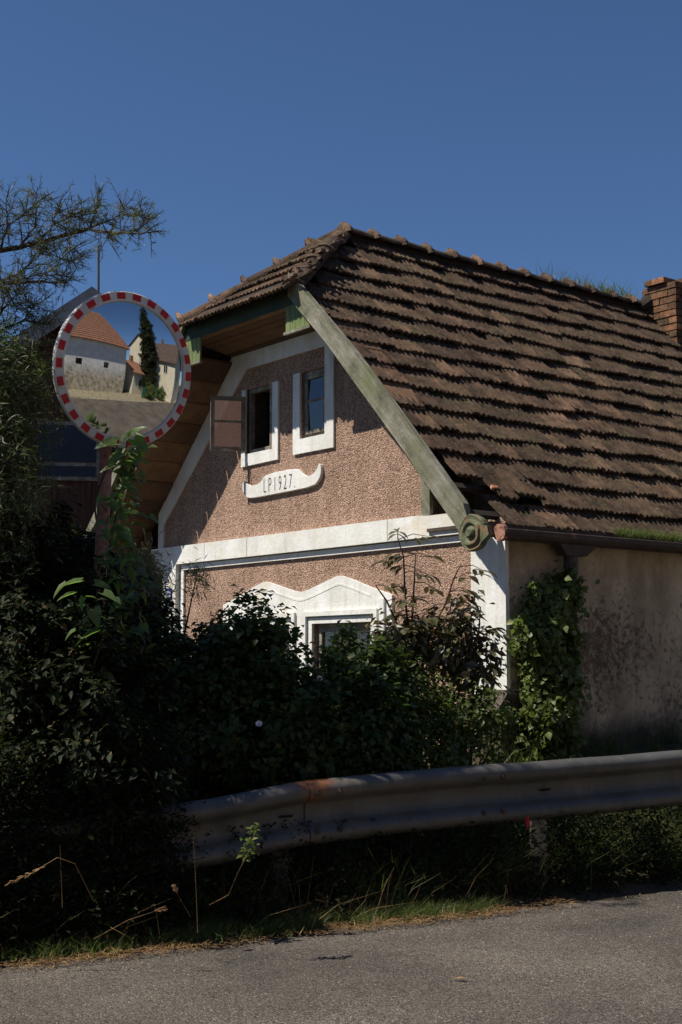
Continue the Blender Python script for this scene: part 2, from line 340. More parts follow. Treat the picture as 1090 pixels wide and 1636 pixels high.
# ------------------------------------------------------------------ ground and road
ED = Vector((0.867, 0.498, 0)); EN = Vector((-0.498, 0.867, 0)); E0 = Vector((0, 8.0, 0))
def dist_edge(x, y): return (x-E0.x)*EN.x + (y-E0.y)*EN.y
def sm(t): t = max(0.0, min(1.0, t)); return t*t*(3-2*t)
def ground_z(x, y):
    d = dist_edge(x, y)
    return -0.02 + 0.09*sm(d/0.45) + 0.72*sm((d-0.5)/1.7) - 0.0
def spread(lo, hi, a, b, n, far):
    c = list(np.linspace(a, b, n)); k = 1.0; o = a
    L = []; st = (b-a)/n
    while o > lo: st *= 1.5; o -= st; L.append(max(o, lo))
    Rr = []; o = b; st = (b-a)/n
    while o < hi: st *= 1.5; o += st; Rr.append(min(o, hi))
    return L[::-1]+c+Rr
gx = spread(-900, 900, -6, 8, 90, 0); gy = spread(-900, 900, 4, 16, 100, 0)
mb = MB(); nx = len(gx)
for y in gy:
    for x in gx: mb.v.append((x, y, ground_z(x, y) + (0.02*math.sin(x*7.1+y*3)*math.sin(y*5.7) if 0.1 < dist_edge(x, y) < 4 else 0)))
for j in range(len(gy)-1):
    for i in range(nx-1): mb.f.append((j*nx+i, j*nx+i+1, (j+1)*nx+i+1, (j+1)*nx+i))
tag(mb.build('ground', M['soil'], smooth=True), kind='structure')
mb = MB(); n = 260; pts_a = []; pts_b = []
us = sorted(list(np.linspace(-160, -8, 40)) + list(np.linspace(-8, 9, 240)) + list(np.linspace(9.5, 160, 40)))
for u in us:
    e = 0.05*math.sin(u*2.3)+0.03*math.sin(u*7.9+1)+0.018*math.sin(u*23+2)+random.uniform(-0.012, 0.012)
    p = E0+ED*u+EN*e; q = E0+ED*u-EN*9.3
    pts_a.append(p); pts_b.append(q)
rings = []
for k in range(7):
    t = k/6; rings.append([(a.x*(1-t)+b.x*t, a.y*(1-t)+b.y*t, 0.012 if k else 0.0) for a, b in zip(pts_a, pts_b)])
m_ = len(us)
for r_ in rings: mb.v += r_
for k in range(6):
    for i in range(m_-1): mb.f.append((k*m_+i, (k+1)*m_+i, (k+1)*m_+i+1, k*m_+i+1))
tag(mb.build('road', M['asphalt'], smooth=True), kind='structure')
# pale dirt strip and side lane across the road
mb = MB()
def strip(mb, u0, u1, d0, d1, z):
    n = 40; a = []; 
    for i in range(n+1):
        u = u0+(u1-u0)*i/n; w_ = 0.12*math.sin(u*1.7)+0.05*math.sin(u*5.1)
        a += [E0+ED*u-EN*(d0+w_)+Vector((0,0,z)), E0+ED*u-EN*d1+Vector((0,0,z))]
    mb.add(a, [(2*i+1, 2*i+3, 2*i+2, 2*i)[::-1] for i in range(n)])
strip(mb, -40, 60, 9.2, 14.0, 0.018)
tag(mb.build('dirt_verge', M['dirt']), kind='structure')

# ------------------------------------------------------------------ HOUSE
G = 11.0/13.5; HA = R(51.9)           # house length axis: 51.9 deg clockwise from +Y
HX = Vector((math.cos(R(38.1)), math.sin(R(38.1)), 0)); HY = Vector((-math.sin(R(38.1)), math.cos(R(38.1)), 0))
HC = Vector((1.3404, 11.0, 0))
house = empty('village_house', HC, R(38.1))
tag(house, 'old cottage with pink pebbledash gable, white trim and mossy brown tiled half-hipped roof', 'house')
def hz(z): return (z-1.5)*G+1.5
def HL(v): return (v[0]*G, v[1]*G, hz(v[2]))
def HW(s, t, z): return HC + HX*s*G + HY*t*G + Vector((0, 0, hz(z)))
def gpr(mb, poly, s0, s1, holes=()): return prism(mb, poly, s0, s1, lambda a, t, z: (a, t, z), holes)
def hb(mb, s0, s1, t0, t1, z0, z1): return mb.box(s0, s1, t0, t1, z0, z1)
def hpart(name, mb, mat, parent=house, **k): return mb.build(name, mat, parent, xf=HL, **k)
TC, ZR, KR = 3.77, 7.0, 1.075
def zr(t): return ZR - abs(TC-t)*KR
def soff(t): return min(5.40, 3.54 + (6.714-t)*1.0, 3.54+(t-0.83)*1.0)

WR = (2.945, 3.435, 4.165, 4.975); WL = (4.03, 4.60, 4.12, 4.95)
LRw = (2.10, 3.18, 0.85, 1.955); LLw = (3.63, 4.71, 0.85, 1.955)
def rect(t0, t1, z0, z1): return [(t0,z0),(t1,z0),(t1,z1),(t0,z1)]
mb = MB()
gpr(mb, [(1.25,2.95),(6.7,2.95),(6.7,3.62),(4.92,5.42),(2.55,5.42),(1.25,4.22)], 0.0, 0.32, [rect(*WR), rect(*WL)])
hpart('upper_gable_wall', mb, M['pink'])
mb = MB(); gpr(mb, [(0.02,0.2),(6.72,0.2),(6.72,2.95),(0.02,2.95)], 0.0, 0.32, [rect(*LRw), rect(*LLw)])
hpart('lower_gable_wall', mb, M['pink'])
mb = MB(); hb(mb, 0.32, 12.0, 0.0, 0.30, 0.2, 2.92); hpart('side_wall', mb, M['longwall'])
mb = MB(); hb(mb, 0.32, 12.0, 7.0, 7.3, 0.2, 2.92); hb(mb, 11.9, 12.1, 0.3, 7.0, 0.2, 2.92); hpart('rear_wall', mb, M['longwall'])
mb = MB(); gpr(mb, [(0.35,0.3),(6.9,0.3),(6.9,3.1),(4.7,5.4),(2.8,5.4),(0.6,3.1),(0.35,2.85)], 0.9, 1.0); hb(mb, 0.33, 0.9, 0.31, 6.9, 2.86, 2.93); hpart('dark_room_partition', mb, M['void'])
# white strip under the soffit
mb = MB()
gpr(mb, [(2.62,5.43),(4.93,5.43),(6.72,3.62),(6.72,3.05),(6.585,3.05),(6.585,3.385),(4.60,5.215),(2.62,5.215)], -0.022, 0.0)
hpart('gable_top_trim', mb, M['white'])
# white surrounds of attic windows
mb = MB(); gpr(mb, [(2.775,3.985),(3.575,3.99),(3.575,4.975),(3.435,4.975),(3.435,4.165),(2.945,4.165),(2.945,5.215),(2.775,5.215)], -0.028, 0.0)
hpart('window_surround', mb, M['white'])
mb = MB(); gpr(mb, [(3.885,3.975),(4.685,3.965),(4.685,4.95),(4.60,4.95),(4.60,4.12),(4.03,4.12),(4.03,4.95),(3.885,4.95)], -0.028, 0.0)
hpart('window_surround', mb, M['white'])
# main band, proud layer A and layer B with a step between
mb = MB()
gpr(mb, [(0.48,2.86),(0.48,3.04),(1.1,3.04),(1.25,3.055),(6.82,3.055),(6.82,2.72),(6.50,2.72),(6.50,0.3),(6.16,0.3),(6.16,2.815),(0.48,2.815),(0.48,2.86)], -0.075, 0.0)
hpart('plaster_band', mb, M['white'])
mb = MB(); gpr(mb, [(0.48,2.735),(6.03,2.735),(6.03,0.3),(6.09,0.3),(6.09,2.80),(0.48,2.80)], -0.03, 0.0); hpart('plaster_band_step', mb, M['white'])
mb = MB(); gpr(mb, [(0.48,2.80),(6.09,2.80),(6.09,0.3),(6.16,0.3),(6.16,2.815),(0.48,2.815)], -0.012, 0.0); hpart('band_shadow_line', mb, M['groove'])  # grey puts the shadow line under the projecting band into colour
for t_ in (5.45, 4.47, 1.75): mb = MB(); hb(mb, -0.0765, -0.07, t_, t_+0.008, 2.82, 3.05); hpart('plaster_crack', mb, M['groove'])
# corner pilaster wraps the corner
mb = MB(); hb(mb, -0.05, 0.0, -0.02, 0.47, 0.3, 2.82); hpart('corner_pilaster', mb, M['white'])
mb = MB(); hb(mb, 0.0, 0.32, -0.003, 0.02, 0.2, 2.80); hpart('side_wall_end', mb, M['longwall'])
# double peaked lintel panel round the ground floor windows
def peaks():
    a = [(1.735,2.235),(2.1,2.335),(2.42,2.435),(2.62,2.485),(2.67,2.49),(2.73,2.482),(3.0,2.415),(3.25,2.355),(3.36,2.338),(3.40,2.336)]
    return a + [(6.80-t, z) for t, z in a[::-1][1:]]
top = peaks()
def grow(d): return [(t, z-d) for t, z in top]
mb = MB(); gpr(mb, [(5.065,0.4),(1.735,0.4)]+top, -0.03, 0.0, [rect(LRw[0], LRw[1], LRw[2], LRw[3]), rect(LLw[0], LLw[1], LLw[2], LLw[3])])
hpart('lintel_panel', mb, M['white'])
mb = MB(); q = [(t, z-0.085) for t, z in top[1:-1]]; q2 = [(t, z-0.11) for t, z in top[1:-1]]
gpr(mb, q+q2[::-1], -0.034, -0.03); 
for t0 in (1.84, 4.90): hb(mb, -0.06, -0.03, t0, t0+0.08, 0.4, 2.20)
hpart('lintel_moulding', mb, M['white'])
for (a, b, c, d) in (LRw, LLw):
    mb = MB(); o_ = 0.085
    gpr(mb, rect(a-o_-0.055, b+o_+0.055, c-0.1, d+o_+0.055), -0.062, -0.03, [rect(a-o_, b+o_, c-0.02, d+o_)])
    hpart('window_architrave', mb, M['white'])
    mb = MB(); gpr(mb, rect(a-o_, b+o_, c-0.02, d+o_), -0.034, -0.03, [rect(a-o_+0.02, b+o_-0.02, c, d+o_-0.02)]); hpart('architrave_shadow_line', mb, M['groove'])  # grey strip draws the shade along the inner edge
# windows
def window(a, b, c, d, depth, open_left=False, ground=False):
    f = MB(); fw = 0.055
    gpr(f, rect(a, b, c, d), depth, depth+0.07, [rect(a+fw, b-fw, c+fw, d-fw)])
    w_ = hpart('window', f, M['framewood'], bevel=0.004)
    return w_
def sash(parent, a, b, c, d, s, mid=True, mat='framewood'):
    f = MB(); fw = 0.045
    zm = c+(d-c)*0.56
    gpr(f, rect(a, b, c, d), s, s+0.04, [rect(a+fw, b-fw, c+fw, zm-0.015), rect(a+fw, b-fw, zm+0.015, d-fw)] if mid else [rect(a+fw, b-fw, c+fw, d-fw)])
    return f
wr = window(*WR, 0.035); f = sash(wr, WR[0]+0.05, WR[1]-0.05, WR[2]+0.05, WR[3]-0.05, 0.02); hpart('sash', f, M['framewood'], wr, bevel=0.003)
zm = WR[2]+0.05+(WR[3]-WR[2]-0.1)*0.56
for z0, z1 in ((WR[2]+0.08, zm), (zm, WR[3]-0.08)):
    mb = MB(); a, b = WR[0]+0.08, WR[1]-0.08
    if z0 == zm:   # upper pane tips back a little and mirrors the sky
        mb.add([(0.03,a,z0),(0.03,b,z0),(0.045,b,z1),(0.045,a,z1)], [(0,1,2,3)])
    else: mb.add([(0.045,a,z0),(0.045,b,z0),(0.03,b,z1),(0.03,a,z1)], [(0,1,2,3)])
    hpart('pane', mb, M['glass'], wr)
wl = window(*WL, 0.02)
# outward opened casement, hinged on the left jamb
cas = MB(); th = R(116); cw = 0.44; hinge = (-0.03, 4.60)
def cpt(u, off, z): return (hinge[0]-math.sin(th)*u+math.cos(th)*off, hinge[1]-math.cos(th)*u-math.sin(th)*off, z)
zc0, zc1 = 4.155, 4.85; zcm = 4.53; fw = 0.05
for (u0, u1, z0, z1) in ((0,fw,zc0,zc1),(cw-fw,cw,zc0,zc1),(fw,cw-fw,zc0,zc0+fw),(fw,cw-fw,zc1-fw,zc1),(fw,cw-fw,zcm-0.012,zcm+0.012)):
    cas.hexa([cpt(u0,0,z0),cpt(u1,0,z0),cpt(u1,0.04,z0),cpt(u0,0.04,z0),cpt(u0,0,z1),cpt(u1,0,z1),cpt(u1,0.04,z1),cpt(u0,0.04,z1)])
hpart('casement', cas, M['framewood'], wl)
for z0, z1 in ((zc0+fw, zcm-0.012), (zcm+0.012, zc1-fw)):
    mb = MB(); mb.add([cpt(fw,0.02,z0),cpt(cw-fw,0.02,z0),cpt(cw-fw,0.02,z1),cpt(fw,0.02,z1)], [(0,1,2,3)]); hpart('pane', mb, M['clear'], wl)
mb = MB(); mb.tube([cpt(0.1,0.05,zc0+0.03), cpt(0.30,0.09,zc0+0.03)], 0.008, 5); hpart('window_stay', mb, M['brownwood'], wl)
# inner casement leaf folded inside the opening
mb = MB(); hb(mb, 0.10, 0.50, 4.06, 4.09, 4.16, 4.90); hpart('inner_casement', mb, M['brownwood'], wl)
mb = MB(); hb(mb, 0.0, 0.30, 4.58, 4.60, 4.12, 4.95); hpart('jamb_board', mb, M['brownwood'], wl)
mb = MB(); hb(mb, -0.03, 0.02, 4.01, 4.055, 4.12, 4.96); hpart('outer_jamb', mb, M['framewood'], wl)
for (a, b, c, d) in (LRw, LLw):
    w_ = window(a, b, c, d, 0.05); mid = (a+b)/2
    for x0, x1 in ((a+0.05, mid-0.01), (mid+0.01, b-0.05)):
        f = sash(w_, x0, x1, c+0.05, d-0.05, 0.045); hpart('sash', f, M['framewood'], w_)
        mb = MB(); mb.add([(0.07,x0+0.03,c+0.08),(0.07,x1-0.03,c+0.08),(0.07,x1-0.03,d-0.08),(0.07,x0+0.03,d-0.08)], [(0,1,2,3)]); hpart('pane', mb, M['glass'], w_)
# date plaque
sg = [(4.593,3.791),(4.533,3.733),(4.418,3.696),(4.295,3.703),(4.208,3.736),(4.127,3.811),(3.452,3.819),(3.397,3.759),(3.317,3.71),(3.206,3.693),(3.11,3.727),(3.053,3.787),(3.032,3.825),(2.997,3.80),(2.985,3.714),(3.020,3.639),(3.131,3.563),(3.77,3.551),(4.416,3.542),(4.541,3.565),(4.612,3.634),(4.633,3.738)]
pk = []
for i in range(len(sg)):       # soften the outline
    a, b = sg[i], sg[(i+1) % len(sg)]; pk += [(a[0]*0.75+b[0]*0.25, a[1]*0.75+b[1]*0.25), (a[0]*0.25+b[0]*0.75, a[1]*0.25+b[1]*0.75)]
mb = MB(); gpr(mb, pk[::-1], -0.045, 0.0); plaque = hpart('date_plaque', mb, M['white'], bevel=0.006)
def text_mesh(txt, size, depth):
    cu = bpy.data.curves.new('t', 'FONT'); cu.body = txt; cu.size = size; cu.extrude = depth; cu.offset = -0.022
    o = bpy.data.objects.new('t', cu); COL.objects.link(o); bpy.context.view_layer.update()
    me = bpy.data.meshes.new_from_object(o.evaluated_get(bpy.context.evaluated_depsgraph_get()))
    COL.objects.unlink(o); return me
def letters(txt, tL, tR, z0, h, s, mat, parent, name='lettering'):
    me = text_mesh(txt, 1.0, 0.05); xs = [v.co.x for v in me.vertices]; ys = [v.co.y for v in me.vertices]
    x0, x1, y0, y1 = min(xs), max(xs), min(ys), max(ys)
    for v in me.vertices:
        u = (v.co.x-x0)/(x1-x0); k = (v.co.y-y0)/(y1-y0)
        v.co = HL((s-(0.003 if v.co.z > 0 else -0.002), tL+(tR-tL)*u, z0+h*k))
    me.materials.clear(); me.materials.append(mat)
    me.update(); return link_mesh(name, me, parent)
letters('L P 1 9 2 7 .', 4.15, 3.50, 3.585, 0.175, -0.0455, M['ink'], plaque)
# house number plate
mb = MB(); hb(mb, -0.09, -0.075, 6.24, 6.38, 2.345, 2.50); plate = hpart('house_number_plate', mb, M['blue'], bevel=0.004)
mb = MB()
for i in range(6): hb(mb, -0.0915, -0.09, 6.365-i*0.02, 6.353-i*0.02, 2.44, 2.46)
hb(mb, -0.0915, -0.09, 6.265, 6.355, 2.425, 2.431)
for i in range(4): hb(mb, -0.0915, -0.09, 6.355-i*0.026, 6.340-i*0.026, 2.37, 2.405)
hpart('plate_writing', mb, M['enamelwhite'], plate)

# corner cavity under the right rake
mb = MB(); hb(mb, -0.03, 0.03, 1.17, 1.249, 2.87, 3.98); hb(mb, -0.05, 0.0, 1.09, 1.165, 2.87, 4.02); hpart('corner_post', mb, M['board'])
mb = MB(); gpr(mb, [(0.0,2.90),(1.25,2.90),(1.25,3.95),(0.15,2.95)], 0.45, 0.5); hpart('attic_cavity_back', mb, M['brownwood'])
mb = MB(); hb(mb, -0.10, 0.45, 0.1, 1.08, 2.865, 2.90); hpart('cavity_sill', mb, M['brownwood'])

# soffits
for side in ('L', 'R'):
    n = 11 if side == 'L' else 6
    for i in range(n):
        t0 = 4.92 + i*0.235 if side == 'L' else 2.62 - i*0.235 - 0.235
        t1 = t0+0.215
        z0, z1 = (3.54+(6.714-t0), 3.54+(6.714-t1)) if side == 'L' else (2.92+1.058*t0, 2.92+1.058*t1)
        j = random.uniform(-0.012, 0.008)
        mb = MB(); mb.hexa([(-0.68,t0,z0+j),(0.0,t0,z0+j),(0.0,t1,z1+j),(-0.68,t1,z1+j),(-0.68,t0,z0+0.03),(0.0,t0,z0+0.03),(0.0,t1,z1+0.03),(-0.68,t1,z1+0.03)])
        hpart('soffit_plank', mb, M['plank'])
for i in range(6):
    s0 = -0.68+i*0.115; z0 = 5.56-0.14*i/6; z1 = 5.56-0.14*(i+1)/6; j = random.uniform(-0.004,0.004)
    mb = MB(); mb.hexa([(s0,2.62,z0+j),(s0+0.103,2.62,z1+j),(s0+0.103,4.92,z1+j),(s0,4.92,z0+j),(s0,2.62,z0+0.03),(s0+0.103,2.62,z1+0.03),(s0+0.103,4.92,z1+0.03),(s0,4.92,z0+0.03)])
    hpart('soffit_plank', mb, M['plank'])
mb = MB(); hb(mb, -0.705, -0.682, 2.60, 5.10, 5.54, 5.76); hpart('hip_fascia', mb, M['darkgreen'])
for (a, b) in ((2.34, 2.80), (4.62, 5.06)):
    n = 5
    for i in range(n):
        t0 = a+(b-a)*i/n; t1 = t0+(b-a)/n-0.006
        mb = MB(); hb(mb, -0.70, -0.675, t0, t1, 5.245, 5.60); hpart('green_hanging_board', mb, M['greenpaint'])
    mb = MB(); hb(mb, -0.715, -0.672, a-0.02, b+0.02, 5.21, 5.245); hpart('hanging_board_rail', mb, M['board'])
# vertical cladding at the low left end under the left overhang
for i in range(5):
    mb = MB(); t0 = 6.83+i*0.12; hb(mb, -0.1-0.08*0, -0.06, t0, t0+0.112, 2.5, 3.54+(6.714-t0)-0.12); hpart('cladding_board', mb, M['plank'])
# bargeboards
mb = MB()
bt = [(2.66,5.90),(1.451,4.789),(0.795,4.06),(-0.193,3.02)]; bb = [(-0.10,2.76),(0.062,2.90),(0.798,3.688),(1.939,4.878),(2.66,5.55)]
gpr(mb, [(2.66,5.90),(1.451,4.76),(0.795,4.073),(-0.193,3.005),(-0.24,2.84),(-0.12,2.76),(0.062,2.955),(0.798,3.755),(1.939,4.945),(2.66,5.62)], -0.765, -0.705)
hpart('bargeboard', mb, M['board'], bevel=0.008)
mb = MB(); gpr(mb, [(4.90,5.86),(4.92,5.72),(7.6,2.95),(7.72,2.98),(7.72,3.02)], -0.765, -0.715); hpart('bargeboard', mb, M['board'])
# carved rosette at the foot of the right bargeboard
rc = (-0.345, 2.71)
mb = MB()
prof = [(0.0,-0.86),(0.035,-0.86),(0.05,-0.845),(0.06,-0.82),(0.075,-0.82),(0.095,-0.84),(0.115,-0.84),(0.13,-0.815),(0.15,-0.815),(0.165,-0.82),(0.175,-0.805),(0.175,-0.755),(0.0,-0.755)]
N = 28; vs = []; fs = []
for r_, s_ in prof:
    for k in range(N): a = 2*PI*k/N; wob = 1+0.03*math.sin(5*a+1); vs.append((s_, rc[0]+math.cos(a)*r_*wob, rc[1]+math.sin(a)*r_*wob))
for i in range(len(prof)-1):
    for k in range(N): fs.append((i*N+k, (i+1)*N+k, (i+1)*N+(k+1) % N, i*N+(k+1) % N))
mb.add(vs, fs); gpr(mb, [(-0.47,2.60),(-0.58,2.68),(-0.56,2.76),(-0.50,2.77),(-0.46,2.76)], -0.82, -0.76)
hpart('carved_rosette', mb, M['rosette'], smooth=False)

# roof
def plane_pt(side, s, t, h=0.0):
    sg_ = 1 if side == 'R' else -1
    tt = t if side == 'R' else 2*TC-t
    nrm = Vector((0, -KR*sg_, 1)).normalized()
    return (s, tt+nrm.y*h, zr(t)+nrm.z*h)
roof = MB()
def slab(poly, side, h0, h1):   # poly in (s, t) on one slope
    n = len(poly); vs = [plane_pt(side, s, t, h0) for s, t in poly]+[plane_pt(side, s, t, h1) for s, t in poly]
    f = [tuple(range(n))[::-1], tuple(range(n, 2*n))]+[(i, (i+1) % n, n+(i+1) % n, n+i) for i in range(n)]
    roof.add(vs, f)
slab([(0.62,-0.10),(12.3,-0.10),(12.3,TC),(0.85,TC),(-0.62,2.66),(-0.62,0.62),(0.05,0.60),(0.62,0.35)], 'R', -0.13, -0.10)
slab([(-0.66,-0.3),(12.3,-0.3),(12.3,TC),(0.85,TC),(-0.66,2.66)], 'L', -0.13, -0.10)
roof.add([(0.85,TC,6.88),(-0.74,2.60,5.80),(-0.74,5.12,5.80),(0.85,TC,6.80),(-0.74,2.60,5.70),(-0.74,5.12,5.70)], [(0,1,2),(5,4,3),(1,4,5,2)])
roofo = hpart('roof', roof, M['deck'])
for t_ in (0.05, 0.33, 0.58):
    mb = MB(); a = plane_pt('R', -0.66, t_, -0.10); 
    for (x0, x1) in ((-0.66, 0.7),): 
        p = [plane_pt('R', s, t+t_, h) for h in (-0.12,-0.07) for s, t in ((x0,0),(x1,0),(x1,0.05),(x0,0.05))]; mb.hexa(p)
    hpart('batten', mb, M['deck'], roofo)
for s_ in (-0.35, 0.28):
    mb = MB(); p = [plane_pt('R', s, t, h) for h in (-0.26,-0.125) for s, t in ((s_,-0.05),(s_+0.09,-0.05),(s_+0.09,0.9),(s_,0.9))]; mb.hexa(p)
    hpart('rafter', mb, M['brownwood'], roofo)

TW = 0.24; GT = 0.259; GA = GT*math.sqrt(1+KR*KR)     # tile width, course length up the slope (house units)
def tile_mesh(seed, jag=0.0, chip=0.0):
    r = random.Random(seed); L = GA+0.045; nx_ = 13; rows = [0.0, 0.012, L*0.5, L]
    vs = []; fs = []
    for j, y in enumerate(rows):
        for i in range(nx_):
            x = -0.003+(TW+0.004)*i/(nx_-1); ph = 2*PI*x/0.08
            z = 0.0085*(1+math.cos(ph)) + 0.056*(1-y/L) - (0.006 if j == 0 else 0)
            yy = y + (r.uniform(-jag, jag) if j < 2 else 0) + (chip*max(0, 1-x/0.12) if j < 2 else 0) + (0.004*math.cos(ph) if j < 2 else 0)
            vs.append((x, yy, z + r.uniform(-0.0015, 0.0015)))
    for j in range(len(rows)-1):
        for i in range(nx_-1): a = j*nx_+i; fs.append((a, a+1, a+nx_+1, a+nx_))
    k = len(vs)
    for i in range(nx_): v = vs[i]; vs.append((v[0], v[1]+0.004, v[2]-0.034))
    for i in range(nx_-1): fs.append((k+i, k+i+1, i+1, i))
    k2 = len(vs); vs += [(vs[k][0], L, -0.02), (vs[k+nx_-1][0], L, -0.02)]
    fs.append((k, 0, nx_, 2*nx_, 3*nx_, k2)); fs.append((nx_-1, k+nx_-1, k2+1, 4*nx_-1, 3*nx_-1, 2*nx_-1))
    fs.append((k, k2, k2+1, k+nx_-1))
    me = bpy.data.meshes.new('tile'); me.from_pydata([(x*G, y*G, z*G) for x, y, z in vs], [], fs); me.materials.append(M['tile']); me.update(); return me
TM = [tile_mesh(i, 0.012, 0.05 if i == 2 else (0.025 if i == 4 else 0)) for i in range(7)]
def slope_matrix(s, t, side='R', yaw=0.0, lift=0.0, pitch=0.0):
    p = Vector(HL(plane_pt(side, s, t, lift-0.055)))
    if side == 'R': X = Vector((1,0,0)); Y = Vector((0,1,KR)).normalized()
    else: X = Vector((-1,0,0)); Y = Vector((0,-1,KR)).normalized()
    Z = X.cross(Y)
    m = Matrix((X, Y, Z)).transposed().to_4x4(); m.translation = p
    return m @ Matrix.Rotation(yaw, 4, 'Z') @ Matrix.Rotation(pitch, 4, 'X')
spots = []
for c in range(15):
    t0 = -0.106+GT*c
    for i in range(-3, 54):
        s0 = -0.74+TW*i
        if s0 < -0.75: continue
        smid = s0+0.12
        hip = -0.72 if t0 < 2.5 else -0.72+(t0+0.13-2.62)/1.15*1.57
        if smid < hip: continue
        if c == 0 and s0 < -0.12: continue
        if c == 1 and s0 < 0.60: continue
        if c == 2 and s0 < -0.28: continue
        if c == 14 and s0 < 0.75: continue
        if 6.62 < smid < 7.5 and 3.1 < t0+0.2: continue
        spots.append((s0, t0, c))
spots.sort(key=lambda q: (HW(q[0], q[1], zr(q[1]))-EYE).length)
def jitter(q):
    s0, t0, c = q; rr = random.Random(int(s0*1000)*31+c)
    sag = 0.007*math.sin(s0*1.9+c*0.4)+0.008*math.sin(s0*0.7-c*0.3)
    return s0, t0+rr.gauss(0, 0.007)+sag*0.7, rr.gauss(0, 0.016), rr.uniform(-0.008, 0.018)+sag*0.6, rr.uniform(-0.03, 0.02), rr.randrange(7)
for q in spots[:295]:
    s0, t0, yw, lf, pt_, k = jitter(q)
    o = link_mesh('roof_tile', TM[k], roofo); o.matrix_local = slope_matrix(s0, t0, 'R', yw, lf, pt_) @ Matrix.Diagonal((1, 0.75 if q[2] == 14 else 1, 1, 1))
# slipped and broken tiles round the hole in the low corner
for (s0, t0, yw, pt_, lf) in ((0.10,0.16,0.13,0.05,0.03),(0.33,0.20,0.17,0.07,0.05),(0.52,0.215,0.10,0.03,0.03)):
    o = link_mesh('slipped_tile', TM[2], roofo); o.matrix_local = slope_matrix(s0, t0, 'R', yw, lf, pt_)
mb = MB(); mb.hexa([(0,0,0),(0.07,0.01,0),(0.09,0.03,0),(0.02,0.04,0),(0,0,0.02),(0.07,0.01,0.02),(0.09,0.03,0.02),(0.02,0.04,0.02)])
o = mb.build('broken_tile_chip', M['chip'], roofo); o.matrix_local = slope_matrix(0.02, 0.26, 'R', 0, 0.08)
# remaining tiles: far end of this slope, the rear slope and the small hip
def merged(name, items, mat, parent):
    base = {}
    V_ = []; F_ = []; off = 0
    for me, m in items:
        if me.name not in base: base[me.name] = ([v.co.copy() for v in me.vertices], [tuple(p.vertices) for p in me.polygons])
        vs, fs = base[me.name]; V_ += [tuple(m @ v) for v in vs]; F_ += [tuple(i+off for i in f) for f in fs]; off += len(vs)
    me = bpy.data.meshes.new(name); me.from_pydata(V_, [], F_); me.materials.append(mat); me.update()
    return link_mesh(name, me, parent)
items = []
for q in spots[295:]:
    s0, t0, yw, lf, pt_, k = jitter(q); items.append((TM[k], slope_matrix(s0, t0, 'R', yw, lf, pt_) @ Matrix.Diagonal((1, 0.75 if q[2] == 14 else 1, 1, 1))))
for c in range(15):
    t0 = -0.16+GT*c
    for i in range(53):
        s0 = -0.43+TW*i
        if t0 > 2.3 and s0-0.42 < -0.72+(t0+0.17-2.62)/1.15*1.57: continue
        items.append((TM[(i+c) % 5], slope_matrix(s0, t0, 'L', 0, 0, 0)))
tag(merged('roof_tiles', items, M['tile'], roofo), kind='stuff')
# hip tiles
hn = Vector((-1.2, 0, 1.55)).normalized(); items = []
Yh = Vector((1.55, 0, 1.2)).normalized(); Xh = Vector((0, -1, 0)); Zh = Xh.cross(Yh)
for c in range(6):
    d = c*GA-0.0
    for i in range(11):
        tmid = 2.50+0.12+TW*i; frac = (d+0.2)/1.97
        if abs(tmid-TC) > 1.22*(1-frac)+0.1: continue
        p = Vector((-0.88, tmid+0.12, 5.64))+Yh*d+Zh*0.0
        m = Matrix((Xh, Yh, Zh)).transposed().to_4x4(); m.translation = Vector(HL(p)); items.append((TM[(i+c) % 5], m))
for me, m in items:
    o = link_mesh('hip_tile', me, roofo); o.matrix_local = m

# ridge and hip cap tiles
def cap_mesh(seed, plain=False):
    r = random.Random(seed); L = 0.50; N = 9; prof = [(0.0,0.155,0.0),(0.02,0.175,0.0),(0.06,0.175,0.0),(0.075,0.135,0.0),(0.28,0.122,0.0),(L,0.112,0.0)]
    if plain: prof = [(x, min(rad, 0.125), dz) for x, rad, dz in prof]
    vs = []; fs = []
    for (x, rad, dz) in prof:
        for k in range(N):
            a = PI*k/(N-1); rr = rad*(1+r.uniform(-0.03, 0.03)); sp = 1.0+0.10*(abs(math.cos(a))**3)
            top_ = 0.03 if (x in (0.02, 0.06) and k == N//2 and not plain) else 0
            vs.append((x, math.cos(a)*rr*sp, math.sin(a)*rr*0.85+top_))
    n = len(prof)
    for i in range(n-1):
        for k in range(N-1): fs.append((i*N+k, i*N+k+1, (i+1)*N+k+1, (i+1)*N+k))
    fs.append(tuple(range(N))); fs.append(tuple((n-1)*N+k for k in range(N))[::-1])
    me = bpy.data.meshes.new('ridge_cap'); me.from_pydata([(x*G, y*G, z*G) for x, y, z in vs], [], fs); me.materials.append(M['cap']); me.materials.append(M['tile'])
    for i_, pl in enumerate(me.polygons):
        if 3*(N-1) <= i_ < (n-1)*(N-1): pl.material_index = 1
    me.update(); return me
CM = [cap_mesh(i) for i in range(4)]+[cap_mesh(9, True)]
def put_cap(p, d, k, name='ridge_cap'):
    X = Vector(d).normalized(); Y = Vector((0,0,1)).cross(X).normalized(); Z = X.cross(Y)
    m = Matrix((X, Y, Z)).transposed().to_4x4(); m.translation = Vector(HL(p))
    o = link_mesh(name, CM[k % 4 if k < 90 else 4], roofo); o.matrix_local = m @ Matrix.Rotation(random.uniform(-0.05, 0.05), 4, 'X') @ Matrix.Rotation(random.uniform(-0.02, 0.02), 4, 'Z')
s_ = 0.86; k = 0
while s_ < 12.0:
    if not (6.45 < s_ < 7.2): put_cap((s_, TC, 6.945+random.uniform(-0.01, 0.01)), (1,0,0), k)
    s_ += 0.462; k += 1
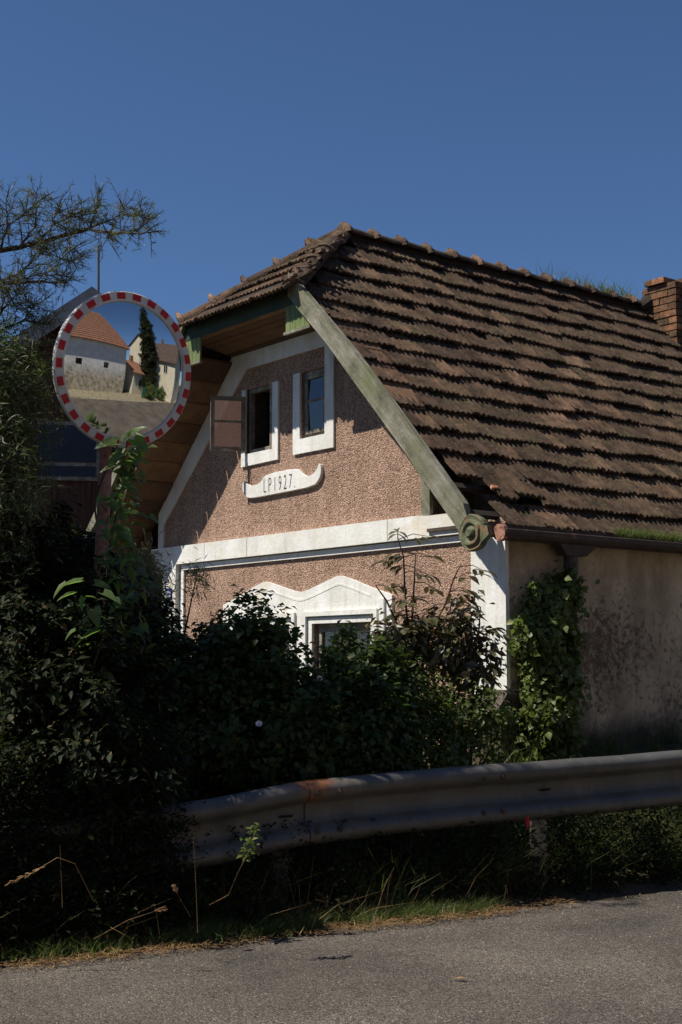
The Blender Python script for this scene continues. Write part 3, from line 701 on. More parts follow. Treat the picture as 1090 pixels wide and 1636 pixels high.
A = Vector((0.88, TC, 6.95)); B = Vector((-0.76, 4.98, 5.74)); n = 5
for i in range(n):
    p = B+(A-B)*(i/n); put_cap(p, (A-B), i, 'hip_cap')
B2 = Vector((-0.76, 2.58, 5.74))
for i in range(n):
    p = B2+(A-B2)*(i/n)+Vector((random.uniform(-0.02,0.02), 0, random.uniform(-0.03,0.02))); put_cap(p, (A-B2), 99, 'hip_cap')
# cracked mortar lumps along the right hip
for i in range(26):
    p = B2+(A-B2)*random.random()+Vector((random.uniform(-0.1,0.1), random.uniform(-0.18,0.02), random.uniform(-0.02,0.10)))
    mb = MB(); r_ = random.uniform(0.02, 0.05); vs = [(p.x+random.uniform(-r_,r_)*(1.5 if i_ & 1 else 1), p.y+random.uniform(-r_,r_), p.z+random.uniform(-r_,r_)) for i_ in range(8)]
    mb.hexa([(p.x-r_,p.y-r_,p.z-r_/2),(p.x+r_,p.y-r_*.8,p.z-r_/2),(p.x+r_*.7,p.y+r_,p.z-r_/2),(p.x-r_,p.y+r_,p.z-r_/2),(p.x-r_*.6,p.y-r_*.7,p.z+r_/2),(p.x+r_*.5,p.y-r_*.8,p.z+r_/2),(p.x+r_*.6,p.y+r_*.5,p.z+r_/2),(p.x-r_*.7,p.y+r_*.6,p.z+r_/2)])
    hpart('mortar_lump', mb, M['cap'], roofo)

# gutter, brackets, hopper and downpipe
mb = MB(); vs = []; fs = []; N = 9; L0, L1 = -0.30, 12.2; gc = (-0.20, 2.775); gr = 0.095
for s_ in (L0, L1):
    for rr in (gr, gr-0.012):
        for k in range(N): a = PI+PI*k/(N-1); vs.append((s_, gc[0]+math.cos(a)*rr, gc[1]+math.sin(a)*rr))
for k in range(N-1):
    fs += [(k, k+1, 2*N+k+1, 2*N+k), (N+k+1, N+k, 3*N+k, 3*N+k+1)]
fs += [(0, 2*N, 3*N, N), (N-1, 2*N-1, 4*N-1, 3*N-1)]
mb.add(vs, fs); mb.add([vs[k] for k in range(N)], [tuple(range(N))]); gut = hpart('gutter', mb, M['metalbrown'])
mb = MB(); mb.tube([(L0-0.01, gc[0], gc[1]-0.02), (L0+0.04, gc[0], gc[1]-0.02)], 0.085, 12); hpart('gutter_end', mb, M['rustpole'], gut)
mb = MB(); mb.tube([(-0.3,-0.285,gc[1]+0.005),(12.2,-0.285,gc[1]+0.005)], 0.012, 6); hpart('gutter_bead', mb, M['metalbrown'], gut)
mb = MB(); hb(mb, -0.6, 12.2, -0.105, -0.06, 2.72, 2.86); hpart('eaves_fascia', mb, M['brownwood'])
mb = MB(); hb(mb, -0.6, 12.2, -0.06, 0.0, 2.80, 2.83); hpart('eaves_board', mb, M['brownwood'])
mb = MB()
def frus(mb, c0, w0, d0, z0, c1, w1, d1, z1):
    mb.hexa([(c1[0]-w1,c1[1]-d1,z1),(c1[0]+w1,c1[1]-d1,z1),(c1[0]+w1,c1[1]+d1,z1),(c1[0]-w1,c1[1]+d1,z1),(c0[0]-w0,c0[1]-d0,z0),(c0[0]+w0,c0[1]-d0,z0),(c0[0]+w0,c0[1]+d0,z0),(c0[0]-w0,c0[1]+d0,z0)])
frus(mb, (0.80,-0.17), 0.32, 0.07, 2.73, (0.79,-0.14), 0.15, 0.06, 2.58); mb.tube([(0.79,-0.12,2.60),(0.78,-0.11,2.30),(0.78,-0.09,1.2),(0.78,-0.09,0.6)], 0.072, 12)
mb.tube([(0.78,-0.10,2.24),(0.78,-0.10,2.32)], 0.088, 12)
hpart('downpipe', mb, M['metalbrown'])
# small tiled meter hood at the corner foot
mb = MB(); mb.hexa([(-0.30,-0.12,1.02),(0.1,-0.12,1.02),(0.1,0.28,1.02),(-0.30,0.28,1.02),(-0.12,-0.12,1.24),(0.1,-0.12,1.24),(0.1,0.28,1.24),(-0.12,0.28,1.24)]); hb(mb, -0.2, 0.0, -0.08, 0.24, 0.45, 1.02); hpart('meter_hood', mb, M['mortar'])

# chimney with bricks
ch = MB(); hb(ch, 6.775, 7.40, 3.125, 3.745, 5.8, 7.22); chim = hpart('chimney', ch, M['mortar'], roofo)
chim.parent = house; chim.name = 'chimney'
bm_ = MB(); bm_.box(0, 1, 0, 1, 0, 1)
bme = bpy.data.meshes.new('brick'); bme.from_pydata(bm_.v, [], bm_.f); bme.materials.append(M['brick']); bme.update()
def brick(s0, s1, t0, t1, z0, z1):
    a, b = HL((s0, t0, z0)), HL((s1, t1, z1)); o = link_mesh('brick', bme, chim)
    o.location = a; o.scale = (b[0]-a[0], b[1]-a[1], b[2]-a[2]); o.rotation_euler = (0, 0, random.uniform(-0.01, 0.01))
z_ = 5.95; r_ = 0
while z_ < 7.20:
    off = 0.0 if r_ % 2 else 0.155; hgt = 0.088
    j = lambda: random.uniform(-0.010, 0.008)
    for face in ('front', 'side', 'back', 'far'):
        a0, a1 = (3.11, 3.76) if face in ('front', 'far') else (6.78, 7.40)
        x = a0-off
        while x < a1-0.02:
            p0, p1 = max(a0, x), min(a1, x+0.30)
            if p1-p0 > 0.05:
                if face == 'front': brick(6.75+j(), 6.82, p0, p1, z_, z_+hgt)
                elif face == 'far' and z_ > 6.6: brick(7.36, 7.43, p0, p1, z_, z_+hgt)
                elif face == 'side': brick(p0, p1, 3.10+j(), 3.17, z_, z_+hgt)
                elif face == 'back' and z_ > 6.6: brick(p0, p1, 3.70, 3.77, z_, z_+hgt)
            x += 0.31
    z_ += 0.108; r_ += 1
ZT = z_
for (a, b) in ((6.70,6.98),(6.99,7.26),(7.27,7.5)):
    for (c, d) in ((3.05,3.28),(3.29,3.52),(3.53,3.66)):
        if random.random() < 0.85: brick(a, b, c, d, ZT-0.005, ZT+0.075+random.uniform(-0.01, 0.01))
mb = MB(); mb.tube([(6.60,TC-0.08,6.88),(6.72,TC-0.1,7.0),(6.76,TC-0.08,6.84)], [0.08,0.13,0.1], 7); hpart('flashing', mb, M['deck'], chim)

# ------------------------------------------------------------------ foliage generator
def leaf_mesh(P, D, Nn, L, Wd, fold=0.25, curl=0.15):
    """P base points, D unit direction, Nn unit normal, L length, Wd width arrays -> verts, faces (2 quads each, folded on the midrib)"""
    n = len(P); Sd = np.cross(D, Nn); Sd /= np.linalg.norm(Sd, axis=1)[:, None]+1e-9
    L = L[:, None]; Wd = Wd[:, None]
    mid = P+D*L*0.5-Nn*L*curl*0.2; tip = P+D*L-Nn*L*curl
    lf = P+D*L*0.42+Sd*Wd*0.5+Nn*Wd*fold; rt = P+D*L*0.42-Sd*Wd*0.5+Nn*Wd*fold
    V_ = np.stack([P, rt, tip, lf, mid], axis=1).reshape(-1, 3)
    b = (np.arange(n)*5)[:, None]
    Fc = np.stack([b+0, b+1, b+4, b+1, b+2, b+4, b+4, b+2, b+3, b+0, b+4, b+3], axis=1).reshape(-1, 3)
    return V_, Fc
def np_mesh(name, V_, Fc, mat, parent=None):
    me = bpy.data.meshes.new(name); me.vertices.add(len(V_)); me.vertices.foreach_set('co', V_.astype(np.float32).ravel())
    k = Fc.shape[1]; me.loops.add(Fc.size); me.loops.foreach_set('vertex_index', Fc.astype(np.int32).ravel())
    me.polygons.add(len(Fc)); me.polygons.foreach_set('loop_start', np.arange(0, Fc.size, k, dtype=np.int32))
    me.update(calc_edges=True); me.materials.append(mat); me.validate()
    o = bpy.data.objects.new(name, me); COL.objects.link(o)
    if parent: o.parent = parent
    return o
def rdir(rg, n):
    v = rg.normal(size=(n, 3)); return v/np.linalg.norm(v, axis=1)[:, None]
def cloud(rg, blobs, n, clumps=60, sig=0.09, shell=0.5):
    """leaf positions: clumps spread through ellipsoid blobs (cx,cy,cz,rx,ry,rz)"""
    vol = np.array([b[3]*b[4]*b[5] for b in blobs])**0.8; pr = vol/vol.sum()
    B = np.array(blobs)
    bi = rg.choice(len(blobs), clumps*len(blobs), p=pr); d = rdir(rg, len(bi)); r = shell+(1-shell)*rg.random(len(bi))**0.6
    r = np.where(rg.random(len(bi)) < 0.16, rg.uniform(1.0, 1.32, len(bi)), r); d[:, 2] = np.where(r > 1, np.abs(d[:, 2]), d[:, 2])
    cc = B[bi, :3]+d*r[:, None]*B[bi, 3:]
    ci = rg.integers(0, len(cc), n); ks = np.where(r > 1, 0.5, rg.uniform(0.5, 1.4, len(r)))[:, None]; p = cc[ci]+rg.normal(size=(n, 3))*sig*ks[ci]
    out = p-B[bi[ci], :3]; out /= np.linalg.norm(out, axis=1)[:, None]+1e-9
    return p, out, cc
def foliage(name, blobs, n, size, ratio, mat, parent, seed, clumps=60, sig=0.09, shell=0.5, up=0.6, droop=0.25, fold=0.2, zmin=None):
    rg = np.random.default_rng(seed); p, out, cc = cloud(rg, blobs, n, clumps, sig, shell)
    if zmin is not None: k = p[:, 2] > zmin; p = p[k]; out = out[k]
    n = len(p)
    nr = out*0.5+np.array([0, 0, up])+rdir(rg, n)*0.6; nr /= np.linalg.norm(nr, axis=1)[:, None]
    d = rdir(rg, n)+out*0.5-np.array([0, 0, droop]); d -= nr*(d*nr).sum(1)[:, None]; d /= np.linalg.norm(d, axis=1)[:, None]+1e-9
    L = size*rg.uniform(0.55, 1.25, n); V_, Fc = leaf_mesh(p, d, nr, L, L*ratio*rg.uniform(0.8, 1.2, n), fold)
    o = np_mesh(name, V_, Fc, mat, parent); o['kind'] = 'stuff'
    return o, cc
def shrub(name, label, cat, base, blobs, n, size, ratio, mat, seed, group=None, stems=9, stem_mat='bark', **k):
    root = empty(name, base); tag(root, label, cat, group)
    bl = [(b[0]-base[0], b[1]-base[1], b[2]-base[2])+tuple(b[3:]) for b in blobs]
    o, cc = foliage('foliage', bl, n, size, ratio, mat, root, seed, **k)
    rr = random.Random(seed); mb = MB()
    for i in range(stems):
        c = Vector(cc[rr.randrange(len(cc))].tolist()); a = Vector((rr.uniform(-.12,.12), rr.uniform(-.1,.1), 0)); m1 = a.lerp(c, 0.5)+Vector((rr.uniform(-.1,.1), rr.uniform(-.1,.1), 0.08))
        mb.tube([a, a.lerp(m1, .5), m1, c], [0.018, 0.014, 0.01, 0.004], 5)
    if stems: mb.build('stem', M[stem_mat], root)
    return root
def gz(x, y): return ground_z(x, y)

# bindweed-covered hedge mounds between the rail and the house
def at3(x, y, Y): p = at(x, y, Y); return (p.x, p.y, p.z)
def blob(x, y, Y, rx, ry, rz): p = at(x, y, Y); return (p.x, p.y, p.z, rx, ry, rz)
def B0(x, Y): X = (x-545)/2199*Y; return (X, Y, gz(X, Y))
HEDGE = 'overgrown shrubs between the guardrail and the house'
shrub('hedge_shrub', 'tallest dark green bush in front of the left ground-floor window', 'bush', B0(395, 9.3),
  [blob(402,1042,9.3,.21,.3,.33), blob(350,1100,9.2,.26,.35,.38), blob(455,1085,9.3,.09,.3,.22), blob(440,1118,9.2,.22,.35,.36), blob(400,1180,9.0,.50,.4,.40), blob(330,1150,9.2,.25,.3,.5), blob(470,1190,9.0,.3,.35,.35)],
  14500, 0.060, 0.75, M['hedge'], 11, HEDGE, clumps=36, sig=0.075, zmin=-0.3)
shrub('hedge_shrub', 'round dark bush covering the right ground-floor window', 'bush', B0(560, 9.5),
  [blob(560,1062,9.5,.20,.3,.20), blob(528,1120,9.4,.16,.3,.24), blob(600,1110,9.4,.26,.3,.28), blob(550,1185,9.2,.45,.35,.36), blob(490,1190,9.3,.25,.3,.3)],
  13000, 0.054, 0.75, M['hedge'], 12, HEDGE, clumps=45, sig=0.065, zmin=-0.3)
shrub('hedge_shrub', 'low yellow-green bush below the bare-stemmed sapling', 'bush', B0(690, 9.9),
  [blob(660,1120,9.9,.24,.3,.22), blob(740,1150,9.9,.25,.3,.20), blob(660,1200,9.6,.40,.3,.30), blob(770,1190,10.0,.20,.25,.22), blob(600,1200,9.6,.3,.3,.35)],
  14000, 0.045, 0.6, M['hedge2'], 13, HEDGE, clumps=60, sig=0.06, zmin=-0.3)
shrub('hedge_shrub', 'dark leafy bush beneath the blue number plate', 'bush', B0(285, 9.6),
  [blob(290,1105,9.6,.30,.35,.34), blob(222,1085,9.4,.28,.35,.42), blob(260,1180,9.2,.45,.4,.45), blob(200,1160,9.0,.40,.4,.5), blob(300,1210,8.9,.3,.35,.3)],
  19000, 0.055, 0.6, M['hedge'], 14, HEDGE, clumps=60, sig=0.075, zmin=-0.3)
shrub('needle_shrub', 'wispy grey-brown shrub with fine narrow leaves left of the number plate', 'bush', B0(225, 9.8),
  [blob(215,930,9.8,.17,.3,.17), blob(244,908,10.0,.06,.2,.04), blob(310,930,10.0,.055,.1,.045), blob(200,975,9.6,.22,.3,.22)],
  12000, 0.075, 0.10, M['wispy'], 15, clumps=60, sig=0.06, up=0.3, droop=-0.1, stems=26)
# pale bindweed flowers in the tallest bush
hs = bpy.data.objects['hedge_shrub']
mb = MB(); N_ = 10
for r_, z_ in ((0.004,-0.03),(0.010,-0.012),(0.022,0.0)):
    for k in range(N_): a = 2*PI*k/N_; mb.v.append((r_*math.cos(a), r_*math.sin(a), z_))
for j in range(2):
    for k in range(N_): mb.f.append((j*N_+k, j*N_+(k+1) % N_, (j+1)*N_+(k+1) % N_, (j+1)*N_+k))
flm = bpy.data.meshes.new('flower'); flm.from_pydata(mb.v, [], mb.f); flm.materials.append(M['enamelwhite']); flm.update()
for (x, y, Y) in ((511,1084,8.95),(414,1156,8.55)):
    o = link_mesh('flower', flm, hs); o.location = at(x, y, Y)-hs.location; o.rotation_euler = (R(75+random.uniform(-20,20)), 0, R(random.uniform(-35,35)))
# ivy on the downpipe
ivb = [HW(0.30,-0.22,2.06), HW(0.18,-0.25,1.68), HW(0.26,-0.28,1.15), HW(0.24,-0.25,0.72), HW(0.62,-0.16,2.12), HW(0.56,-0.16,1.6), HW(0.05,-0.25,1.75), HW(0.60,-0.16,1.15)]
ivr = [(.13,.13,.17), (.17,.18,.22), (.20,.18,.28), (.20,.18,.28), (.12,.10,.20), (.13,.10,.3), (.10,.1,.12), (.08,.08,.2)]
root = empty('ivy', HW(0.4,-0.2,0.55)); tag(root, 'bright green ivy climbing the downpipe at the house corner', 'ivy')
o, cc = foliage('foliage', [tuple(Vector(p)-root.location)+r for p, r in zip(ivb, ivr)], 9000, 0.062, 0.85, M['ivy'], root, 21, clumps=45, sig=0.05, up=0.15, droop=0.8, shell=0.55)
mb = MB()
for i in range(7):
    rr = random.Random(i); p = [HW(0.3+0.12*(i % 4), -0.08, 0.4)-root.location, HW(0.25+rr.uniform(-.1,.4), -0.1, 1.2)-root.location, HW(0.3+rr.uniform(-.1,.4), -0.09, 2.1)-root.location]
    mb.tube(p, [0.016, 0.012, 0.006], 5)
mb.build('stem', M['bark'], root)

# --- sapling with drooping compound leaves, leaf by leaf
def simple_leaf(L, Wd, mat, droop=0.18, name='leaf', heart=False):
    n = 5; vs = []; fs = []
    for i in range(n+1):
        t = i/n; w_ = Wd*0.5*(math.sin(PI*min(1, t*1.08+0.02))**0.8 if not heart else (1-t)**0.75*(1.0 if t > 0.05 else 0.75))
        y = t*L; z = -droop*L*t*t; yb = y-(0.18*L if heart and i == 0 else 0)
        vs += [(-w_, yb, z+w_*0.35), (0, y, z), (w_, yb, z+w_*0.35)]
    for i in range(n): a = i*3; fs += [(a, a+1, a+4, a+3), (a+1, a+2, a+5, a+4)]
    me = bpy.data.meshes.new(name); me.from_pydata(vs, [], fs); me.materials.append(mat); me.polygons.foreach_set('use_smooth', [True]*len(fs)); me.update(); return me
SL = [simple_leaf(0.100, 0.046, M['sap'], 0.25), simple_leaf(0.085, 0.040, M['sap'], 0.1), simple_leaf(0.115, 0.050, M['sap'], 0.35)]
YS = 9.95
root = empty('sapling', (0.47, YS, gz(0.47, YS))); tag(root, 'slender sapling with drooping dark reddish leaves before the white corner pilaster', 'sapling')
RL = root.location
def place_leaf(me, p, d, up, parent, name='leaf'):
    Y = Vector(d).normalized(); Z = Vector(up); Z = (Z-Y*Z.dot(Y)); Z = Z.normalized() if Z.length > 1e-3 else Vector((1,0,0)); X = Y.cross(Z)
    m = Matrix((X, Y, Z)).transposed().to_4x4(); m.translation = p
    o = link_mesh(name, me, parent); o.matrix_local = m; return o
rr = random.Random(5); nleaf = 0
SC = YS
stems = [ # photo positions: path and depth
 [(652,1200,YS),(655,1100,YS),(658,1000,YS),(662,930,YS),(664,885,YS)],
 [(652,1200,YS),(650,1080,YS),(652,1010,YS),(647,940,YS),(645,890,YS),(636,862,YS)],
 [(690,1130,YS+.1),(672,1080,YS+.05),(688,1010,YS),(712,965,YS),(725,925,YS),(735,905,YS)],
 [(670,1140,YS),(700,1090,YS),(722,1030,YS+.1),(724,985,YS+.1)],
 [(690,1150,YS+.1),(735,1080,YS),(765,1010,YS),(768,970,YS)],
 [(655,1130,YS),(620,1060,YS-.1),(600,1040,YS-.1),(588,1010,YS-.1)],
 [(660,1060,YS),(640,1010,YS-.1),(618,960,YS-.1),(600,935,YS-.1)]]
mb = MB(); nodes = []
for st in stems:
    P = [at(*q)-RL for q in st]; mb.tube(P, [0.013-0.009*i/(len(P)-1) for i in range(len(P))], 6)
    for i in range(len(P)-1):
        seg = (P[i+1]-P[i]); k = max(1, int(seg.length/0.085))
        for j in range(k):
            if i == 0 : continue
            nodes.append((P[i]+seg*(j/k), seg.normalized()))
    nodes.append((P[-1], (P[-1]-P[-2]).normalized()))
mb.build('stem', M['redstem'], root)
mbr = MB(); nodes.sort(key=lambda q: -q[0].z)
for (p, sdir) in nodes:
    for q in range(1 if rr.random() < 0.6 else 2):
        if nleaf > 285: break
        a = rr.uniform(0, 2*PI); d = Vector((math.cos(a), 0.7*math.sin(a), rr.uniform(-0.05, 0.5))).normalized(); L = rr.uniform(0.12, 0.24)
        pts = [p, p+d*L*0.5, p+d*L+Vector((0,0,-0.25*L))]; mbr.tube(pts, [0.004, 0.003, 0.002], 4)
        for f_ in (0.55, 0.8):
            for sgn in (-1, 1):
                if rr.random() < 0.12: continue
                sd_ = d.cross(Vector((0,0,1))).normalized()*sgn; b_ = pts[0].lerp(pts[2], f_)
                place_leaf(SL[rr.randrange(3)], b_, (sd_*0.8+d*0.6+Vector((0,0,rr.uniform(-0.7,-0.05)))), Vector((rr.uniform(-.3,.3), rr.uniform(-.3,.3), 1)), root); nleaf += 1
        place_leaf(SL[rr.randrange(3)], pts[2], d+Vector((0,0,rr.uniform(-0.7,-0.1))), Vector((rr.uniform(-.3,.3), rr.uniform(-.3,.3), 1)), root); nleaf += 1
mbr.build('leaf_stalk', M['redstem'], root)['kind'] = 'stuff'
# shaded understorey leaves of the same sapling cluster, right side
shrub('leafy_undergrowth', 'dark purple-brown foliage hanging in front of the corner pilaster', 'bush', B0(735, 10.0),
  [blob(735,1055,10.05,.16,.2,.22), blob(700,1040,10.05,.18,.2,.16), blob(770,1085,10.05,.12,.2,.12), blob(660,1035,10.0,.16,.2,.12), blob(730,990,10.0,.13,.15,.12), blob(620,1020,9.9,.12,.15,.10), blob(775,1040,10.0,.08,.12,.14)],
  1700, 0.095, 0.42, M['sap'], 31, clumps=34, sig=0.07, shell=0.3, droop=0.6, stems=8)

# ------------------------------------------------------------------ traffic mirror
MC = Vector((-1.360, 8.468, 3.335)); MN = Vector((0.6263, -0.7700, -0.1219)).normalized()
post = MC-MN*0.20; base = Vector((-1.56, 8.60, 0.0)); base.z = gz(base.x, base.y)-0.02
mir = empty('traffic_mirror', base); tag(mir, 'round convex traffic mirror with white rim and red reflectors on a rusty pole', 'traffic mirror')
mx = MN.to_track_quat('Z', 'Y').to_matrix().to_4x4()
# upright frame axes on the disc
Zm = MN; Xm = Vector((0,0,1)).cross(Zm).normalized(); Ym = Zm.cross(Xm)
mm = Matrix((Xm, Ym, Zm)).transposed().to_4x4(); mm.translation = MC-base
RAD, RR_, RO = 1.68, 0.429, 0.493
mb = MB(); NA, NRg = 96, 28; sag0 = RAD-math.sqrt(RAD*RAD-RR_*RR_)
mb.v.append((0,0,sag0))
for j in range(1, NRg+1):
    r_ = RR_*j/NRg
    for k in range(NA): a = 2*PI*k/NA; mb.v.append((r_*math.cos(a), r_*math.sin(a), sag0-(RAD-math.sqrt(RAD*RAD-r_*r_))))
for k in range(NA): mb.f.append((0, 1+k, 1+(k+1) % NA))
for j in range(NRg-1):
    for k in range(NA): a = 1+j*NA; mb.f.append((a+k, a+NA+k, a+NA+(k+1) % NA, a+(k+1) % NA))
o = mb.build('mirror_face', M['mirror'], mir, smooth=True); o.matrix_local = mm
prof = [(RR_-0.004,-0.004),(RR_+0.002,0.012),(RO-0.006,0.004),(RO,-0.004),(RO+0.001,-0.022),(RO-0.03,-0.05),(RR_*0.5,-0.075),(0.001,-0.08)]
mb = MB()
for r_, z_ in prof:
    for k in range(NA): a = 2*PI*k/NA; mb.v.append((r_*math.cos(a), r_*math.sin(a), z_))
for i in range(len(prof)-1):
    for k in range(NA): mb.f.append((i*NA+k, (i+1)*NA+k, (i+1)*NA+(k+1) % NA, i*NA+(k+1) % NA))
o = mb.build('rim', M['rim'], mir, smooth=False); o.matrix_local = mm
mb = MB(); hw, hh = 0.0285, 0.0195
for (x0, x1, z0, z1) in ((-hw, hw, 0.001, 0.0035),):
    mb.hexa([(x0,-hh,z0-0.004),(x1,-hh,z0-0.004),(x1,hh,z0-0.006),(x0,hh,z0-0.006),(x0,-hh,z1),(x1,-hh,z1),(x1,hh,z1-0.0025),(x0,hh,z1-0.0025)])
rme = bpy.data.meshes.new('red_reflector'); rme.from_pydata(mb.v, [], mb.f); rme.materials.append(M['red']); rme.update()
for i in range(26):
    a = R(4.7)+2*PI*i/26; rr_ = (RR_+RO)/2+0.002
    o = link_mesh('red_reflector', rme, mir)
    o.matrix_local = mm @ Matrix.Rotation(-a, 4, 'Z') @ Matrix.Translation((0, rr_, 0.0105))
mb = MB(); top_ = post-base; mb.tube([(0,0,-0.3), tuple(top_*0.5), tuple(top_+Vector((0.01,0,0.12)))], 0.042, 14); mb.build('pole', M['rustpole'], mir, smooth=True)
mb = MB(); bk = MC-base; mb.tube([tuple(bk-MN*0.07+Vector((0,0,0.09))), tuple(top_+Vector((0,0,0.09)))], 0.02, 8); mb.tube([tuple(bk-MN*0.07-Vector((0,0,0.09))), tuple(top_-Vector((0,0,0.09)))], 0.02, 8); mb.build('bracket', M['galv'], mir)

# vine climbing the pole, large heart shaped leaves one by one
vine = empty('climbing_vine', base+Vector((0.05,-0.05,0))); tag(vine, 'big-leaved vine twining up the mirror pole to the rim', 'vine')
VL = vine.location
HLm = [simple_leaf(0.10, 0.095, M['vine'], 0.2, heart=True), simple_leaf(0.075, 0.07, M['vine'], 0.35, heart=True), simple_leaf(0.14, 0.12, M['vine'], 0.3, heart=True), simple_leaf(0.055, 0.05, M['vine'], 0.3, heart=True)]
vp = []; ax0 = base-VL; ax1 = post-VL
for i in range(60):
    t = i/59; a = t*22; c = Vector(ax0).lerp(Vector(ax1), t*0.98); vp.append(c+Vector((math.cos(a)*0.05, math.sin(a)*0.05, 0)))
YV = 8.30
top_pts = [at(190,800,YV)-VL, at(196,740,YV)-VL, at(206,700,YV-.05)-VL]
mb = MB(); mb.tube(vp, 0.006, 5); mb.tube([vp[30]]+top_pts, [0.006,0.005,0.004,0.003], 5); mb.build('stem', M['bark'], vine)
rr = random.Random(9)
for (x, y, Y, dx, dz, k) in ((206,700,8.16,.40,.35,2),(186,708,8.18,-.9,-.1,2),(214,702,8.16,.8,-.55,2),(196,704,8.17,.2,.5,1),(190,728,8.18,-.5,-.4,0),(212,724,8.18,.6,-.5,0),(225,712,8.18,.9,-.5,1),(185,745,8.2,-.7,-.2,0)):
    place_leaf(HLm[k], at(x, y, Y)-VL, (dx, rr.uniform(-.5,-.1), dz), (rr.uniform(-.5,.2), -0.6, 0.7), vine)
for i in range(185):
    y_ = 712+rr.random()**1.15*330; cx = 200+8*math.sin(y_*0.02); hw_ = 30 if y_ < 820 else 44
    p = at(cx+rr.gauss(0, 0.45)*hw_, y_, YV+rr.uniform(-.16,.12))-VL
    a = rr.uniform(0, 2*PI)
    place_leaf(HLm[rr.choice((0,0,1,1,1,3,3))], p, (math.cos(a), 0.6*math.sin(a)-0.3, rr.uniform(-0.9, 0.2)), (rr.uniform(-.6,.4), rr.uniform(-.8,.1), 1), vine)
for (x, y, dx, dz, k) in ((128,930,-.9,-.1,2),(105,935,-.6,-.5,0),(155,1010,-.9,-.3,2),(120,1008,-.7,-.4,1),(135,955,-.3,-.8,1),(165,948,.5,-.2,0),(150,975,.3,-.9,0)):
    place_leaf(HLm[k], at(x, y, 7.6)-VL, (dx, -.2, dz), (-.2, -.3, 1), vine)
for i in range(45):
    p = at(148+rr.gauss(0, 22), 925+rr.random()*330, 7.65+rr.uniform(-.1,.3))-VL; a = rr.uniform(0, 2*PI)
    place_leaf(HLm[rr.choice((0,1,3,3))], p, (math.cos(a), 0.6*math.sin(a)-0.3, rr.uniform(-0.9, 0.2)), (rr.uniform(-.6,.4), rr.uniform(-.8,.1), 1), vine)

# ------------------------------------------------------------------ guardrail
def rail_y(x): return 8.40+0.575*x
def rail_top(x): 
    xs = [-3.2,-2.0,-1.2,-0.7,-0.25,0.6,2.3,5.0,9.0]; zs = [0.50,0.62,0.695,0.735,0.805,0.842,0.885,0.97,1.05]
    return float(np.interp(x, xs, zs))
rail = empty('guardrail', (0, rail_y(0), gz(0, rail_y(0)))); tag(rail, 'dull grey steel crash barrier with a rust stain running along the road edge', 'guardrail')
RO_ = rail.location
RN = Vector((0.498, -0.867, 0))
prof = [(0.000,0.0),(0.016,0.003),(0.050,0.014),(0.074,0.034),(0.082,0.058),(0.078,0.082),(0.060,0.105),(0.026,0.126),(0.010,0.140),(0.006,0.190),(0.010,0.240),(0.026,0.254),(0.060,0.275),(0.078,0.298),(0.082,0.322),(0.074,0.346),(0.050,0.366),(0.016,0.377),(0.0,0.380)]
joints = [-3.2, -0.12, 0.92, 4.4, 9.0]
for i in range(len(joints)-1):
    x0, x1 = joints[i]-(0.10 if i else 0), joints[i+1]+0.10; n = max(4, int((x1-x0)/0.12)); mb = MB(); off = 0.011 if i % 2 else 0.0
    for j in range(n+1):
        x = x0+(x1-x0)*j/n; c = Vector((x, rail_y(x), rail_top(x)-0.38)); dent = 0.006*math.sin(x*3.1)+0.004*math.sin(x*9)
        for q in (0, 1):
            for (dp, z_) in prof: mb.v.append(tuple(c-RO_+RN*(dp+off-(0.004 if q else 0)+dent*(z_/0.38))+Vector((0,0,z_+dent*0.5))))
    m_ = len(prof); st = 2*m_
    for j in range(n):
        for q in (0, 1):
            for k in range(m_-1):
                a = j*st+q*m_+k; f_ = (a, a+st, a+st+1, a+1); mb.f.append(f_ if q == 0 else f_[::-1])
    for j in range(n):
        for k in (0, m_-1): a = j*st+k; mb.f.append((a, a+m_, a+m_+st, a+st) if k == 0 else (a, a+st, a+st+m_, a+m_))
    mb.build('rail_beam', M['rail'], rail, smooth=True)
bl = MB(); bl.tube([(0,0,-0.005),(0,0,0.012)], 0.019, 10); bl.tube([(0,0,0.012),(0,0,0.020)], 0.010, 6)
bom = bpy.data.meshes.new('bolt'); bom.from_pydata(bl.v, [], bl.f); bom.materials.append(M['brownwood']); bom.update()
q = RN.to_track_quat('Z', 'Y').to_matrix().to_4x4()
for xj in (0.92, -0.12):
    for dx in (-0.06, 0.07):
        for z_ in (0.305, 0.085):
            x = xj+dx; p = Vector((x, rail_y(x), rail_top(x)-0.38+z_))-RO_+RN*0.083; o = link_mesh('bolt', bom, rail); o.matrix_local = Matrix.Translation(p) @ q
sl = MB(); sl.box(-0.045,0.045,-0.007,0.007,0,0.003); slm = bpy.data.meshes.new('slot'); slm.from_pydata(sl.v, [], sl.f); slm.materials.append(M['void']); slm.update()
for x in (-0.33, 0.52, 1.34, 3.0):
    p = Vector((x, rail_y(x), rail_top(x)-0.19))-RO_+RN*0.0085; X = Vector((0.867,0.498,0.03)).normalized(); Z = RN; Y = Z.cross(X)
    m = Matrix((X, Y, Z)).transposed().to_4x4(); m.translation = p; o = link_mesh('slot', slm, rail); o.matrix_local = m
